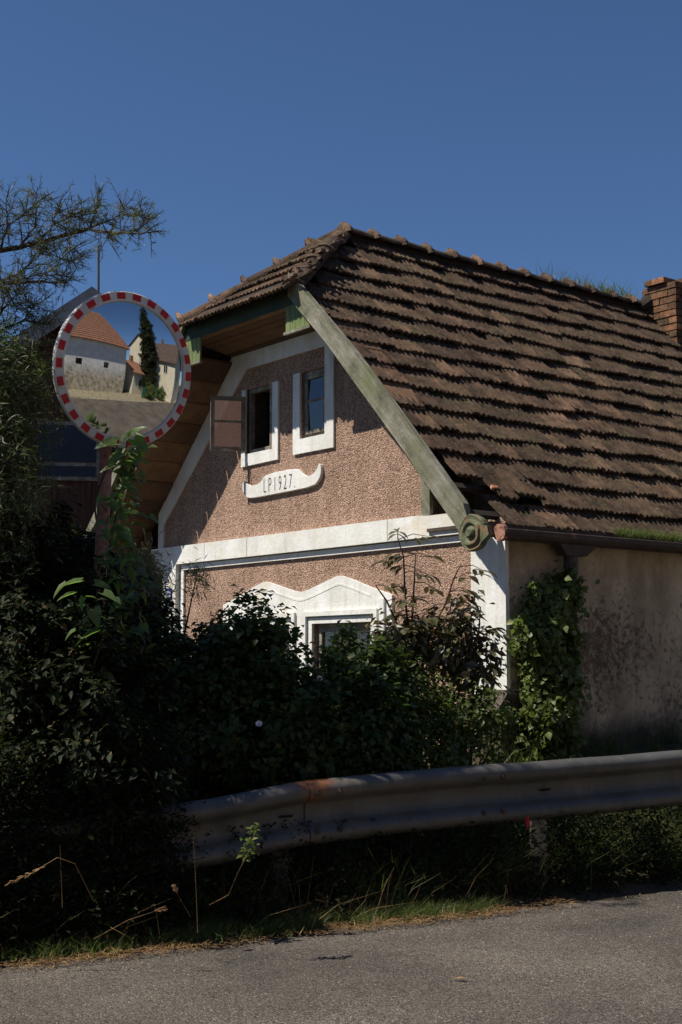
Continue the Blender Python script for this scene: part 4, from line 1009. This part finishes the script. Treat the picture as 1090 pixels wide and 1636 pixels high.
for x in (-2.4, -0.33, 1.34, 3.0, 5.0, 7.0):
    mb = MB(); c = Vector((x, rail_y(x), 0))-RO_-RN*0.06; c.z = 0; z0 = gz(x, rail_y(x))-RO_.z-0.3; z1 = rail_top(x)-RO_.z-0.03
    mb.box(c.x-0.05, c.x+0.05, c.y-0.012, c.y+0.012, z0, z1); mb.box(c.x-0.05, c.x-0.04, c.y, c.y+0.09, z0, z1); mb.box(c.x+0.04, c.x+0.05, c.y, c.y+0.09, z0, z1)
    mb.box(c.x-0.03, c.x+0.03, c.y-0.06, c.y-0.012, z1-0.27, z1-0.12); mb.build('post', M['galv'], rail)

# ------------------------------------------------------------------ left tree with needle twigs
tree = empty('needle_tree', (-3.3, 8.9, gz(-3.3, 8.9))); tag(tree, 'bushy narrow-leaved tree at the left edge, its branch reaching over the mirror', 'tree')
TLc = tree.location
mb = MB(); rr = random.Random(3)
P0 = Vector((0,0,-0.2)); P1 = Vector((0.1,0.0,1.8)); P2 = Vector((0.0,-0.1,3.6)); P3 = Vector((-0.1,0.0,5.8))
mb.tube([P0,P1,P2,P3], [0.17,0.13,0.09,0.03], 10); mb.build('trunk', M['bark'], tree)
YT = 8.4
lim = [
 ([(-260,560),(-120,450),(0,402),(60,388),(110,374),(142,366),(175,371),(210,374),(240,372)], 0.022),
 ([(142,366),(152,345),(158,322)], 0.007), ([(142,366),(165,355),(192,345),(222,345),(238,352)], 0.006), ([(175,371),(170,380)], 0.004),
 ([(60,388),(85,360),(110,345),(130,338)], 0.008), ([(30,395),(55,365),(60,335),(58,312)], 0.009), ([(0,402),(12,360),(10,318)], 0.009), ([(-20,408),(0,360),(-10,320)], .008),
 ([(110,374),(112,400),(120,398)], 0.005), ([(40,392),(80,405),(104,415),(115,418)], 0.007), ([(-260,580),(-100,480),(0,452),(40,450),(80,452),(108,452)], 0.018),
 ([(0,452),(40,430),(60,410),(72,402)], 0.008), ([(15,450),(55,440),(90,438),(112,445)], 0.006), ([(0,452),(20,475),(30,462)], 0.004),
 ([(-260,700),(-100,560),(0,500),(18,480),(28,495)], 0.016), ([(0,500),(10,470),(5,458)], .006), ([(-100,560),(0,530),(40,510),(62,515),(76,519)], 0.012), ([(40,510),(50,495),(56,488)], 0.005),
 ([(-100,620),(0,590),(40,560),(60,545)], 0.012), ([(-80,400),(-20,370),(30,350),(45,338)], .008), ([(130,338),(133,348)],.003), ([(192,345),(200,330)],.003), ([(210,374),(228,362)],.003), ([(85,360),(88,345),(94,330)],.005)]
mbb = MB(); tw = []
for path, r0 in lim:
    P = []
    for i, (x, y) in enumerate(path): P.append(at(x, y, YT+0.25*math.sin(x*0.02+y*0.05))-TLc)
    if path[0][0] <= -200: P = [Vector((0.0,0,P[0].z-0.7 if P[0].z < 5 else 4))]+P[1:]
    Q = []
    for i in range(len(P)-1):
        for k in range(4): Q.append(P[i].lerp(P[i+1], k/4)+Vector((rr.uniform(-1,1), rr.uniform(-1,1), rr.uniform(-1,1)))*0.006)
    Q.append(P[-1]); n = len(Q); mbb.tube(Q, [r0*(1-0.8*i/(n-1)) for i in range(n)], 6)
    for i in range(1, n):
        if Q[i].x+TLc.x < -2.25: continue
        for _ in range(2 if r0 > 0.012 else 3):
            d = Vector((rr.uniform(-1,1.1), rr.uniform(-1,1), rr.uniform(-0.75,1))).normalized(); L = rr.uniform(0.05, 0.20)
            d = (d+(Q[i]-Q[i-1]).normalized()*0.7).normalized(); e = Q[i]+d*L
            m1 = Q[i]+d*L*0.5+Vector((rr.uniform(-.01,.01), rr.uniform(-.01,.01), rr.uniform(-.01,.01)))
            mbb.tube([Q[i], m1, e], [0.0032, 0.0024, 0.0014], 3, cap=False); tw.append((Q[i], e, d))
            for s2 in range(rr.randrange(1, 3)):
                b_ = Q[i].lerp(e, rr.uniform(0.3, 0.9)); d2 = (d+Vector((rr.uniform(-1,1), rr.uniform(-1,1), rr.uniform(-1,1)))*0.9).normalized(); e2 = b_+d2*rr.uniform(0.04, 0.10)
                mbb.tube([b_, e2], [0.002, 0.001], 3, cap=False); tw.append((b_, e2, d2))
mbb.build('branch', M['bark'], tree)
rg = np.random.default_rng(4)
def needles(tw, per, size, mat, name, parent, seed):
    rg = np.random.default_rng(seed); A_ = np.array([tuple(t[0]) for t in tw]); B_ = np.array([tuple(t[1]) for t in tw]); D_ = np.array([tuple(t[2]) for t in tw])
    i = np.repeat(np.arange(len(tw)), per); t = rg.random(len(i))[:, None]; p = A_[i]*(1-t)+B_[i]*t
    d = D_[i]*0.7+rdir(rg, len(i)); d /= np.linalg.norm(d, axis=1)[:, None]; nr = np.cross(d, rdir(rg, len(i))); nr /= np.linalg.norm(nr, axis=1)[:, None]+1e-9
    L = size*rg.uniform(0.5, 1.2, len(i)); V_, Fc = leaf_mesh(p, d, nr, L, L*0.11, 0.1, 0.1); o = np_mesh(name, V_, Fc, mat, parent); o['kind'] = 'stuff'; return o
needles(tw, 7, 0.036, M['needle'], 'branch_leaves', tree, 8)
def rel(b): return (b[0]-TLc.x, b[1]-TLc.y, b[2]-TLc.z)+tuple(b[3:])
crown = [(-3.8,8.9,5.4,.85,0.75,1.2), (-3.5,8.6,4.0,0.7,0.7,1.0), (-3.5,8.6,2.9,1.1,.8,1.1), (-4.2,8.6,4.8,.9,.8,1.3)]
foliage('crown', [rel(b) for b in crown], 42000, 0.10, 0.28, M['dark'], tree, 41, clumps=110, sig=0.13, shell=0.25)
front = [blob(-10,560,8.3,.20,.3,.28), blob(-10,650,8.2,.26,.3,.35), blob(-15,740,8.1,.24,.35,.4), blob(-30,820,8.1,.36,.4,.45), blob(38,580,8.4,.08,.2,.10), blob(50,650,8.3,.07,.2,.10), blob(-60,700,8.2,.5,.4,.7)]
foliage('lower_foliage', [rel(b) for b in front], 30000, 0.060, 0.13, M['needle'], tree, 42, clumps=90, sig=0.075, shell=0.3, up=0.3)

# shrub mass, shade put into its leaf colour, on the left, under the mirror
shrub('shaded_shrub', 'shrub darkened for shade, filling the lower left corner beside the mirror pole', 'bush', (-1.95, 8.1, gz(-1.95, 8.1)),
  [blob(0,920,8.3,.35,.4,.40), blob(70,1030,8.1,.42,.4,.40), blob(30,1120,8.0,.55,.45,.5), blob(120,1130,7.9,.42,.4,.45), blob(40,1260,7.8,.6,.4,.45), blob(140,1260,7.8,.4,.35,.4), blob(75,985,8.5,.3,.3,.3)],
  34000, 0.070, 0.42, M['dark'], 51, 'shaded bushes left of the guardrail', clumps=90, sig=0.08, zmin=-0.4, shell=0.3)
shrub('shaded_shrub', 'shade-darkened shrub behind the mirror pole against the brown barn', 'bush', (-1.5, 9.6, gz(-1.5, 9.6)),
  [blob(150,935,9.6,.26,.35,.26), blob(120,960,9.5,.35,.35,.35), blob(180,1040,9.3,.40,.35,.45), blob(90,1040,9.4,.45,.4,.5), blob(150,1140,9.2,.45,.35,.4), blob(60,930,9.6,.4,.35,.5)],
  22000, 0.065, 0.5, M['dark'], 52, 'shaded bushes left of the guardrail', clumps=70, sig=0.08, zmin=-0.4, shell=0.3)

# ------------------------------------------------------------------ weeds and grasses
def blades(name, pts, L, Wd, mat, label, cat, seed, lean=0.35, parent=None, sigma=0.0):
    rg = np.random.default_rng(seed); P = np.array(pts); n = len(P)
    d = rg.normal(size=(n, 3))*lean; d[:, 2] = 1; d /= np.linalg.norm(d, axis=1)[:, None]
    side = np.cross(d, rdir(rg, n)); side /= np.linalg.norm(side, axis=1)[:, None]+1e-9
    LL = (L*rg.uniform(0.35, 1.2, n))[:, None]; W_ = (Wd*rg.uniform(0.6, 1.2, n))[:, None]; bend = rg.normal(size=(n, 3))*0.35*LL; bend[:, 2] = -np.abs(bend[:, 2])*0.6
    a = P-side*W_; b = P+side*W_; m = P+d*LL*0.55+bend*0.25; a2 = m-side*W_*0.7; b2 = m+side*W_*0.7; tp = P+d*LL+bend
    V_ = np.stack([a, b, a2, b2, tp], 1).reshape(-1, 3); k = (np.arange(n)*5)[:, None]
    Fc = np.stack([k, k+1, k+3, k, k+3, k+2, k+2, k+3, k+4], 1).reshape(-1, 3)
    o = np_mesh(name, V_, Fc, mat, parent)
    tag(o, label, cat if parent is None else None, kind='stuff'); return o
rg = np.random.default_rng(77)
def edge_pts(n, u0, u1, d0, d1, clump=0, seed=1, dens=None):
    rg = np.random.default_rng(seed)
    if clump:
        cu = rg.uniform(u0, u1, clump); cd = rg.uniform(d0, d1, clump); i = rg.integers(0, clump, n); u = cu[i]+rg.normal(size=n)*0.045; d = cd[i]+rg.normal(size=n)*0.045
    else: u = rg.uniform(u0, u1, n); d = rg.uniform(d0, d1, n)
    X = E0.x+ED.x*u+EN.x*d; Y = E0.y+ED.y*u+EN.y*d
    return [(x, y, max(ground_z(x, y), 0.0)) for x, y in zip(X, Y)]
blades('short_grass', edge_pts(22000, -3.2, 1.1, -0.02, 0.26, 260, 3), 0.12, 0.0022, M['grass'], 'short green grass fringe where the verge meets the asphalt', 'grass', 5)
blades('verge_grass', edge_pts(16000, -3.5, 4.5, 0.25, 1.1, 260, 4), 0.36, 0.0026, M['grass'], 'long shaded grass beneath and behind the crash barrier', 'grass', 6)
blades('bank_grass', edge_pts(9000, -4.5, 6, 1.0, 2.6, 200, 14), 0.30, 0.003, M['grass'], 'tangled grass on the bank at the foot of the house', 'grass', 16)
# broad weeds under the rail
def weedbed(name, label, n, u0, u1, d0, d1, h, size, mat, seed, ratio=0.4, clump=60):
    rg = np.random.default_rng(seed); P = np.array(edge_pts(n, u0, u1, d0, d1, clump, seed)); dd = (P[:, 0]-E0.x)*EN.x+(P[:, 1]-E0.y)*EN.y; P[:, 2] += rg.random(n)**1.3*h*np.clip((dd-d0)/0.22+0.35, 0.3, 1)
    nr = rdir(rg, n)*0.6+np.array([0,-.1,0.7]); nr /= np.linalg.norm(nr, axis=1)[:, None]; d = rdir(rg, n); d -= nr*(d*nr).sum(1)[:, None]; d /= np.linalg.norm(d, axis=1)[:, None]
    L = size*rg.uniform(0.5, 1.3, n); V_, Fc = leaf_mesh(P, d, nr, L, L*ratio); o = np_mesh(name, V_, Fc, mat); tag(o, label, 'weeds', kind='stuff'); return o
weedbed('roadside_weeds', 'broad-leaved weeds darkened for the shade under the crash barrier', 34000, -1.0, 5.0, 0.14, 0.62, 0.52, 0.042, M['dark'], 61, 0.4, 240)
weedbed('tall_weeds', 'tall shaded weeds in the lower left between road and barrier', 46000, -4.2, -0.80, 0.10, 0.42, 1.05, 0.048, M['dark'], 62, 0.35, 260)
weedbed('verge_leaves', 'small green weeds at the asphalt edge', 900, -2.2, 0.6, 0.02, 0.25, 0.08, 0.05, M['hedge2'], 63, 0.5, 26)
weedbed('right_edge_weeds', 'brighter green weeds under the rail at the right edge', 2200, 2.7, 4.4, 0.3, 0.8, 0.45, 0.045, M['hedge2'], 64, 0.4, 22)
# straw litter: flat blades lying along the verge
rg = np.random.default_rng(8); n = 9500; P = np.array(edge_pts(n, -3.4, 1.6, -0.20, 0.20, 0, 9)); u_ = (P[:, 0]-E0.x)*ED.x+(P[:, 1]-E0.y)*ED.y
keep = (np.sin(u_*3.1)*0.5+np.sin(u_*7.7+1)*0.3+rg.normal(size=n)*0.4 > -0.45); P = P[keep]; n = len(P); P[:, 2] += 0.014+rg.random(n)*0.02
d = rg.normal(size=(n, 3)); d[:, 2] *= 0.12; d /= np.linalg.norm(d, axis=1)[:, None]; nr = np.tile(np.array([0,0,1.0]), (n, 1)); L = rg.uniform(0.02, 0.10, n)
V_, Fc = leaf_mesh(P, d, nr, L, np.full(n, 0.0045), 0.2, 0.02); o = np_mesh('straw_litter', V_, Fc, M['straw']); tag(o, 'dry brown straw and cut grass lying along the asphalt edge', 'straw', kind='stuff')
blades('dry_blades', edge_pts(420, -3.4, 1.4, 0.03, 0.35, 90, 21), 0.42, 0.0013, M['straw'], 'scattered thin dry grass blades standing in the verge', 'grass', 23, 0.55)
# pebbles on the asphalt
rg = np.random.default_rng(12); mb = MB()
for i in range(420):
    u = rg.uniform(-3.2, 4); dd = -abs(rg.normal())*0.55 if i < 260 else rg.uniform(-3.2, 0); p = E0+ED*u+EN*dd; r_ = rg.uniform(0.003, 0.008)
    vs = [(p.x+r_*a*rg.uniform(.7,1.2), p.y+r_*b*rg.uniform(.7,1.2), 0.012+r_*c*rg.uniform(.6,1)) for a, b, c in ((1,0,0),(0,1,0),(-1,0,0),(0,-1,0),(0,0,1))]
    mb.add(vs, [(0,1,4),(1,2,4),(2,3,4),(3,0,4)])
tag(mb.build('pebbles', M['dirt']), 'tiny loose pebbles scattered over the grey asphalt', 'gravel', kind='stuff')
# fallen leaf
lm = simple_leaf(0.075, 0.025, M['straw'], 0.02, 'fallen_leaf'); o = link_mesh('fallen_leaf', lm); p = at(733, 1556, 6.65); o.location = (p.x-0.03, p.y, 0.022); o.rotation_euler = (0.05, 0.1, R(-95))
tag(o, 'single orange-brown fallen leaf on the asphalt', 'leaf')
# dry grass stalks leaning over the verge
def stalk(pts, r0, head, label, gr='dry grass stalks in the dark verge'):
    P = [at(*q) for q in pts]; b = P[0]; e = empty('grass_stalk', b); tag(e, label, 'grass stalk', gr); mb = MB(); Q = [p-b for p in P]; mb.tube(Q, [r0*0.5*(1-0.6*i/(len(Q)-1)) for i in range(len(Q))], 4); mb.build('stem', M['straw'], e)
    if head:
        hm = MB(); d = (Q[-1]-Q[-2]).normalized(); rr = random.Random(len(pts)+int(pts[0][0]))
        for i in range(34):
            c = Q[-1]-d*rr.uniform(0, head); dd = (d+Vector((rr.uniform(-.5,.5), rr.uniform(-.5,.5), rr.uniform(-.5,.5)))).normalized(); hm.tube([c, c+dd*0.018, c+dd*0.028], [0.0012, 0.0028, 0.0005], 4, cap=False)
        hm.build('seed_head', M['straw'], e)
stalk([(150,1440,7.0),(120,1380,6.95),(92,1370,6.9),(50,1395,6.85),(14,1412,6.85)], 0.004, 0.20, 'pale grass stalk with a feathery seed head at the far lower left')
stalk([(100,1450,6.95),(98,1400,6.9),(96,1350,6.9)], 0.003, 0, 'short upright dry stalk beside the feathery seed head')
stalk([(316,1490,7.15),(314,1430,7.1),(311,1370,7.1),(308,1320,7.1)], 0.0035, 0, 'tall thin dry stalk rising straight from the verge')
stalk([(150,1500,6.95),(205,1470,6.9),(260,1452,6.85)], 0.003, 0.05, 'long pale straw leaning right, low above the verge edge')
stalk([(305,1465,7.1),(290,1440,7.05),(280,1420,7.05)], 0.003, 0.03, 'short bent straw left of the tall thin stalk')
stalk([(335,1446,7.2),(365,1430,7.1),(380,1395,7.1),(398,1360,7.1),(410,1318,7.15)], 0.0045, 0, 'curved woody stem below the sunlit weed tip')
stalk([(188,1430,7.0),(205,1410,6.95),(220,1398,6.9)], 0.002, 0, 'faint short straw in the dark undergrowth')
shrub('lit_weed', 'small sunlit green weed tip in front of the crash barrier', 'weed', tuple(at(400, 1370, 7.12)), [blob(406,1338,7.12,.025,.03,.06), blob(400,1360,7.12,.02,.03,.04)], 90, 0.035, 0.45, M['hedge2'], 71, clumps=10, sig=0.015, stems=0)
# red scrap under the rail
mb = MB(); p = at(843, 1312, 8.95); mb.add([(-0.008,0,-0.045),(0.018,0.01,-0.03),(0.014,0,0.012),(0.003,-0.012,0.04),(-0.016,0,0.018),(0,-0.01,0)], [(0,1,5),(1,2,5),(2,3,5),(3,4,5),(4,0,5)])
o = mb.build('red_scrap', M['red']); o.location = p; tag(o, 'small red scrap caught in the weeds beneath the crash barrier', 'scrap')
# plants growing on the roof
rg = np.random.default_rng(15)
pts = [tuple(HW(5.9+rg.normal()*0.35, TC-0.05+rg.normal()*0.05, 7.02)) for _ in range(240)] + [tuple(HW(5.0+rg.normal()*0.25, TC, 7.05)) for _ in range(60)]
blades('ridge_weeds', pts, 0.22, 0.003, M['hedge2'], 'wispy weeds sprouting along the ridge beside the brick chimney', 'weeds', 18, 0.28)
pts = []
for _ in range(2600):
    s_ = 1.5+abs(rg.normal())*0.9; pts.append(tuple(HW(s_, -0.10+rg.normal()*0.04, 2.80+rg.random()*0.06)))
blades('gutter_grass', pts, 0.10, 0.0022, M['grass'], 'grass and moss growing out of the gutter under the tiles', 'grass', 19, 0.5)

# ------------------------------------------------------------------ barn behind on the left
barn = empty('barn', (-3.9, 21.0, 0.8), R(8)); tag(barn, 'dark reddish-brown barn with grey verge boards seen behind the mirror', 'barn')
M['barnwall'] = mat_mottled('red_brown_boards', (0.055,0.022,0.016), (0.10,0.045,0.03), 3, 0.9, 0.4, 0.01, stretch=(6,6,0.4))
M['barnroof'] = mat_mottled('grey_metal_roof', (0.15,0.15,0.16), (0.25,0.25,0.26), 3, 0.6, 0.2, 0.01)
BW, BZ, BA = 3.4, 3.9, 6.35      # half width, eave height, apex height above base
mb = MB(); prism(mb, [(-BW,0),(BW,0),(BW,BZ),(0,BA),(-BW,BZ)], 0.0, 8.0, lambda a, x, z: (x, a, z)); mb.build('wall', M['barnwall'], barn)
sl_ = (BA-BZ)/BW
for sg_ in (-1, 1):
    mb = MB(); e = BW+0.45; mb.hexa([(0,-0.35,BA+0.02),(sg_*e,-0.35,BA-sl_*e+0.02),(sg_*e,8.3,BA-sl_*e+0.02),(0,8.3,BA+0.02),(0,-0.35,BA+0.12),(sg_*e,-0.35,BA-sl_*e+0.12),(sg_*e,8.3,BA-sl_*e+0.12),(0,8.3,BA+0.12)]); mb.build('roof', M['barnroof'], barn)
    mb = MB(); mb.hexa([(0,-0.39,BA-0.16),(sg_*e,-0.39,BA-sl_*e-0.16),(sg_*e,-0.355,BA-sl_*e-0.16),(0,-0.355,BA-0.16),(0,-0.39,BA+0.13),(sg_*e,-0.39,BA-sl_*e+0.13),(sg_*e,-0.355,BA-sl_*e+0.13),(0,-0.355,BA+0.13)]); mb.build('verge_board', M['barnroof'], barn)
wx = -0.25; mb = MB(); mb.box(wx-0.55,wx+0.40,-0.05,-0.003,3.50,4.42); wnd = mb.build('window', M['framewood'], barn)
for i, (z0, z1) in enumerate(((3.56, 3.72), (3.78, 4.36))): mb = MB(); mb.box(wx-0.55,wx+0.35,-0.06,-0.052,z0,z1); mb.build('pane', M['dimglass'], wnd)
for i in range(13):
    x = -BW+0.26+i*0.52; mb = MB(); h_ = BA-sl_*abs(x)-0.1; mb.box(x, x+0.05, -0.03, -0.004, 0.05, h_); mb.build('batten', M['barnwall'], barn)
mb = MB(); mb.tube([(0.08,0.3,BA-0.1),(0.06,0.3,BA+1.0)], 0.02, 6); mb.build('antenna_mast', M['brownwood'], barn)

# ------------------------------------------------------------------ across the road: seen in the mirror
FA = math.atan2(0.455, 0.89)
farm = empty('farmhouse', (6.65, -2.41, 0), FA); tag(farm, 'whitewashed farmhouse with crumbling wall and orange tiled roof reflected in the traffic mirror', 'house')
def mat_farm():
    m, nt, b = new_mat('crumbling_limewash'); p = pos(nt); sx = nt.nodes.new('ShaderNodeSeparateXYZ'); nt.links.new(pos(nt), sx.inputs[0]); z = sx.outputs[2]
    col = ramp(nt, noise(nt, p, 1.5, 5, 0.6), [(0.3, (0.64,0.61,0.56)), (0.7, (0.84,0.82,0.79))])
    st = ramp(nt, noise(nt, p, 2.4, 7, 0.75), [(0.38, (0.20,0.16,0.10)), (0.50, (0.45,0.38,0.27)), (0.62, (0.62,0.55,0.44))])
    r = nt.nodes.new('ShaderNodeMapRange'); nt.links.new(math2(nt, 'ADD', z, sub(nt, noise(nt, p, 1.2, 4, 0.7), 2.6)), r.inputs[0]); r.inputs[1].default_value = 2.9; r.inputs[2].default_value = 4.6
    col = mixc(nt, r.outputs[0], st, col); nt.links.new(col, b.inputs['Base Color']); b.inputs['Roughness'].default_value = 0.95; bump(nt, b, noise(nt, p, 6, 6, 0.75), 0.6, 0.06); return m
M['farm'] = mat_farm(); M['farmtile'] = mat_mottled('orange_clay_tile', (0.17,0.075,0.045), (0.32,0.155,0.095), 5, 0.85, 0.5, 0.02, c2=(0.16,0.08,0.05), s2=3)
FX0, FX1, FD, FE = -9.0, 8.7, 7.0, 5.9
W1, W2 = (1.0, 1.85, 2.95, 3.65), (4.8, 5.65, 2.95, 3.65)
mb = MB(); prism(mb, [(FX0,0),(FX1,0),(FX1,FE),(FX0,FE)], 0.0, -0.5, lambda a, x, z: (x, a, z), [rect(*W1), rect(*W2)])
mb.box(FX1-0.4, FX1, -FD, -0.5, 0, FE); mb.box(FX0, FX0+0.4, -FD, -0.5, 0, FE); mb.box(FX0, FX1, -FD-0.3, -FD, 0, FE); mb.build('wall', M['farm'], farm)
for (a, b, c, d) in (W1, W2):
    mb = MB(); prism(mb, rect(a, b, c, d), -0.22, -0.28, lambda q, x, z: (x, q, z), [rect(a+.06, b-.06, c+.06, d-.06)]); wo = mb.build('window', M['brownwood'], farm)
    mb = MB(); mb.box(a+.06, b-.06, -0.27, -0.255, c+.06, d-.06); mb.build('pane', M['glass'], wo)
mb = MB(); mb.box(FX0, FX1+0.1, 0.0, 0.12, FE-0.22, FE); mb.build('cornice', M['white'], farm)
# stepped tile courses, hipped at both ends
HR = 11.2; ov = 0.45; nC = 17; mb = MB(); y0, ym = ov, -FD/2; hipr = 2.6
def fr(k, lift): 
    t = k/nC; return (FX0-ov+t*(hipr+ov), FX1+ov-t*(hipr+ov), y0+(ym-y0)*t, FE+(HR-FE)*t+lift, -FD-ov+(FD/2+ov)*t)
for k in range(nC):
    a = fr(k, 0.09); b = fr(k+1, 0.0); c = fr(k, 0.0)
    for (p, q) in (((a[0],a[2]),(a[1],a[2])), ((a[1],a[2]),(a[1],a[4])), ((a[1],a[4]),(a[0],a[4])), ((a[0],a[4]),(a[0],a[2]))):
        pass
    A4 = [(a[0],a[2],a[3]),(a[1],a[2],a[3]),(a[1],a[4],a[3]),(a[0],a[4],a[3])]; B4 = [(b[0],b[2],b[3]),(b[1],b[2],b[3]),(b[1],b[4],b[3]),(b[0],b[4],b[3])]; C4 = [(x, y, z-0.09) for x, y, z in A4]
    mb.add(A4+B4+C4, [(i, (i+1) % 4, 4+(i+1) % 4, 4+i) for i in range(4)]+[(8+i, 8+(i+1) % 4, (i+1) % 4, i) for i in range(4)])
mb.add([(FX0-ov,ov,FE),(FX1+ov,ov,FE),(FX1+ov,-FD-ov,FE),(FX0-ov,-FD-ov,FE)], [(0,1,2,3)])
mb.build('roof', M['farmtile'], farm)
# further buildings along the street
M['beige'] = mat_mottled('beige_plaster', (0.50,0.44,0.32), (0.62,0.56,0.43), 1.2, 0.9, 0.2, 0.01)
M['darkroof'] = mat_mottled('dark_roof', (0.05,0.035,0.03), (0.09,0.06,0.05), 2, 0.9, 0.3, 0.02)
def block(name, label, loc, rz, L, Dp, H, Hr, wins, cat='house', roofmat='darkroof'):
    r_ = empty(name, loc, rz); tag(r_, label, cat); mb = MB(); mb.box(0, L, -Dp, 0, 0, H); mb.add([(0,0,H),(0,-Dp,H),(0,-Dp/2,Hr),(L,0,H),(L,-Dp,H),(L,-Dp/2,Hr)], [(0,2,1),(3,4,5)]); mb.build('wall', M['beige'], r_)
    mb = MB(); o_ = 0.4; k = (Hr-H)/(Dp/2)
    for sg_ in (1, -1):
        y = -Dp/2+sg_*(Dp/2+o_); z = H-k*o_; mb.hexa([(-o_,-Dp/2,Hr),(L+o_,-Dp/2,Hr),(L+o_,y,z),(-o_,y,z),(-o_,-Dp/2,Hr+.15),(L+o_,-Dp/2,Hr+.15),(L+o_,y,z+.15),(-o_,y,z+.15)])
    rf = mb.build('roof', M[roofmat], r_); mb = MB(); mb.box(L*.3, L*.3+.6, -Dp/2-.3, -Dp/2+.3, Hr-.5, Hr+1); mb.build('chimney', M['brick'], rf)
    for (x, z, w_, h_) in wins:
        mb = MB(); mb.box(x-.08, x+w_+.08, 0.003, 0.06, z-.08, z+h_+.08); wo = mb.build('window', M['enamelwhite'], r_); mb = MB(); mb.box(x, x+w_/2-.04, 0.062, 0.075, z, z+h_); mb.box(x+w_/2+.04, x+w_, 0.062, 0.075, z, z+h_); mb.build('pane', M['glass'], wo)
    return r_
block('village_building', 'beige gabled building beyond the farmhouse in the mirror', (24.5, 3.4, 0), FA+R(80), 7.5, 9, 6.4, 10.2, [(1.2,4.4,1,1.3),(4.4,4.4,1,1.3),(1.2,1.3,1,1.3)])
block('village_building', 'long beige apartment block with dark roof at the right of the mirror', (28.5, 3.6, 0), FA, 26, 10, 9.8, 12.6, [(1.5+i*3.2, z, 1.3, 1.4) for i in range(9) for z in (1.6, 5.6)], 'apartment block')
an = block('farm_annex', 'low white annex with a red roof beside the farmhouse', (16.4, 2.4, 0), FA, 3.4, 5, 3.2, 4.6, [(1.5,1.2,.8,1)], 'annex', 'farmtile')
# spruce
sp = empty('spruce', (20.2, 4.2, 0)); tag(sp, 'tall narrow dark spruce reflected in the mirror', 'tree'); mb = MB(); mb.tube([(0,0,-.2),(0,0,7),(0,0,13)], [.3,.18,.03], 8); mb.build('trunk', M['bark'], sp)
bl_ = [(0,0,1.6+i*1.05, (1.75+0.25*math.sin(i*2.1)-0.05*i if i < 8 else 1.35-0.24*(i-8)), (1.75-0.05*i if i < 8 else 1.43-0.25*(i-8)), .85) for i in range(13)]
foliage('crown', bl_, 40000, 0.32, 0.35, M['dark'], sp, 81, clumps=50, sig=0.22, shell=0.6, droop=0.9)
# green mesh fence and garden bushes along the street
fe = empty('garden_fence', (15.8, 4.6, 0), FA); tag(fe, 'green garden fence along the street in the mirror', 'fence'); M['fgreen'] = mat_mottled('green_fence', (0.03,0.12,0.07), (0.05,0.18,0.10), 3, 0.6, 0)
for i in range(13):
    mb = MB(); mb.box(i*2-.04, i*2+.04, -.04, .04, 0, 1.6); mb.build('post', M['fgreen'], fe)
    if i < 12:
        mb = MB(); mb.box(i*2+.05, i*2+1.95, -.01, .01, 0.15, 1.5); mb.build('fence_panel', M['fgreen'], fe)
for i, (x, y, lb) in enumerate(((17.2,5.6,'olive garden bush at the lane corner in the mirror'),(20.6,7.5,'taller garden bush behind the green fence'),(25.2,10.0,'far garden bush along the green fence'))):
    shrub('garden_bush', lb, 'bush', (x, y, 0), [(x,y,1.0,1.2,1.0,1.0),(x+.8,y+.4,.8,1,.9,.8)], 5000, 0.16, 0.5, M['hedge2'], 90+i, 'garden bushes across the road', clumps=40, sig=.18)
up_ = empty('utility_pole', (30.5, 8.9, 0)); tag(up_, 'concrete utility pole in front of the apartment block', 'pole'); mb = MB(); mb.tube([(0,0,0),(0,0,9.5)], [.17,.11], 8); mb.build('pole', M['beige'], up_); mb = MB(); mb.box(-.7,.7,-.05,.05,8.8,8.95); mb.build('crossarm', M['brownwood'], up_)
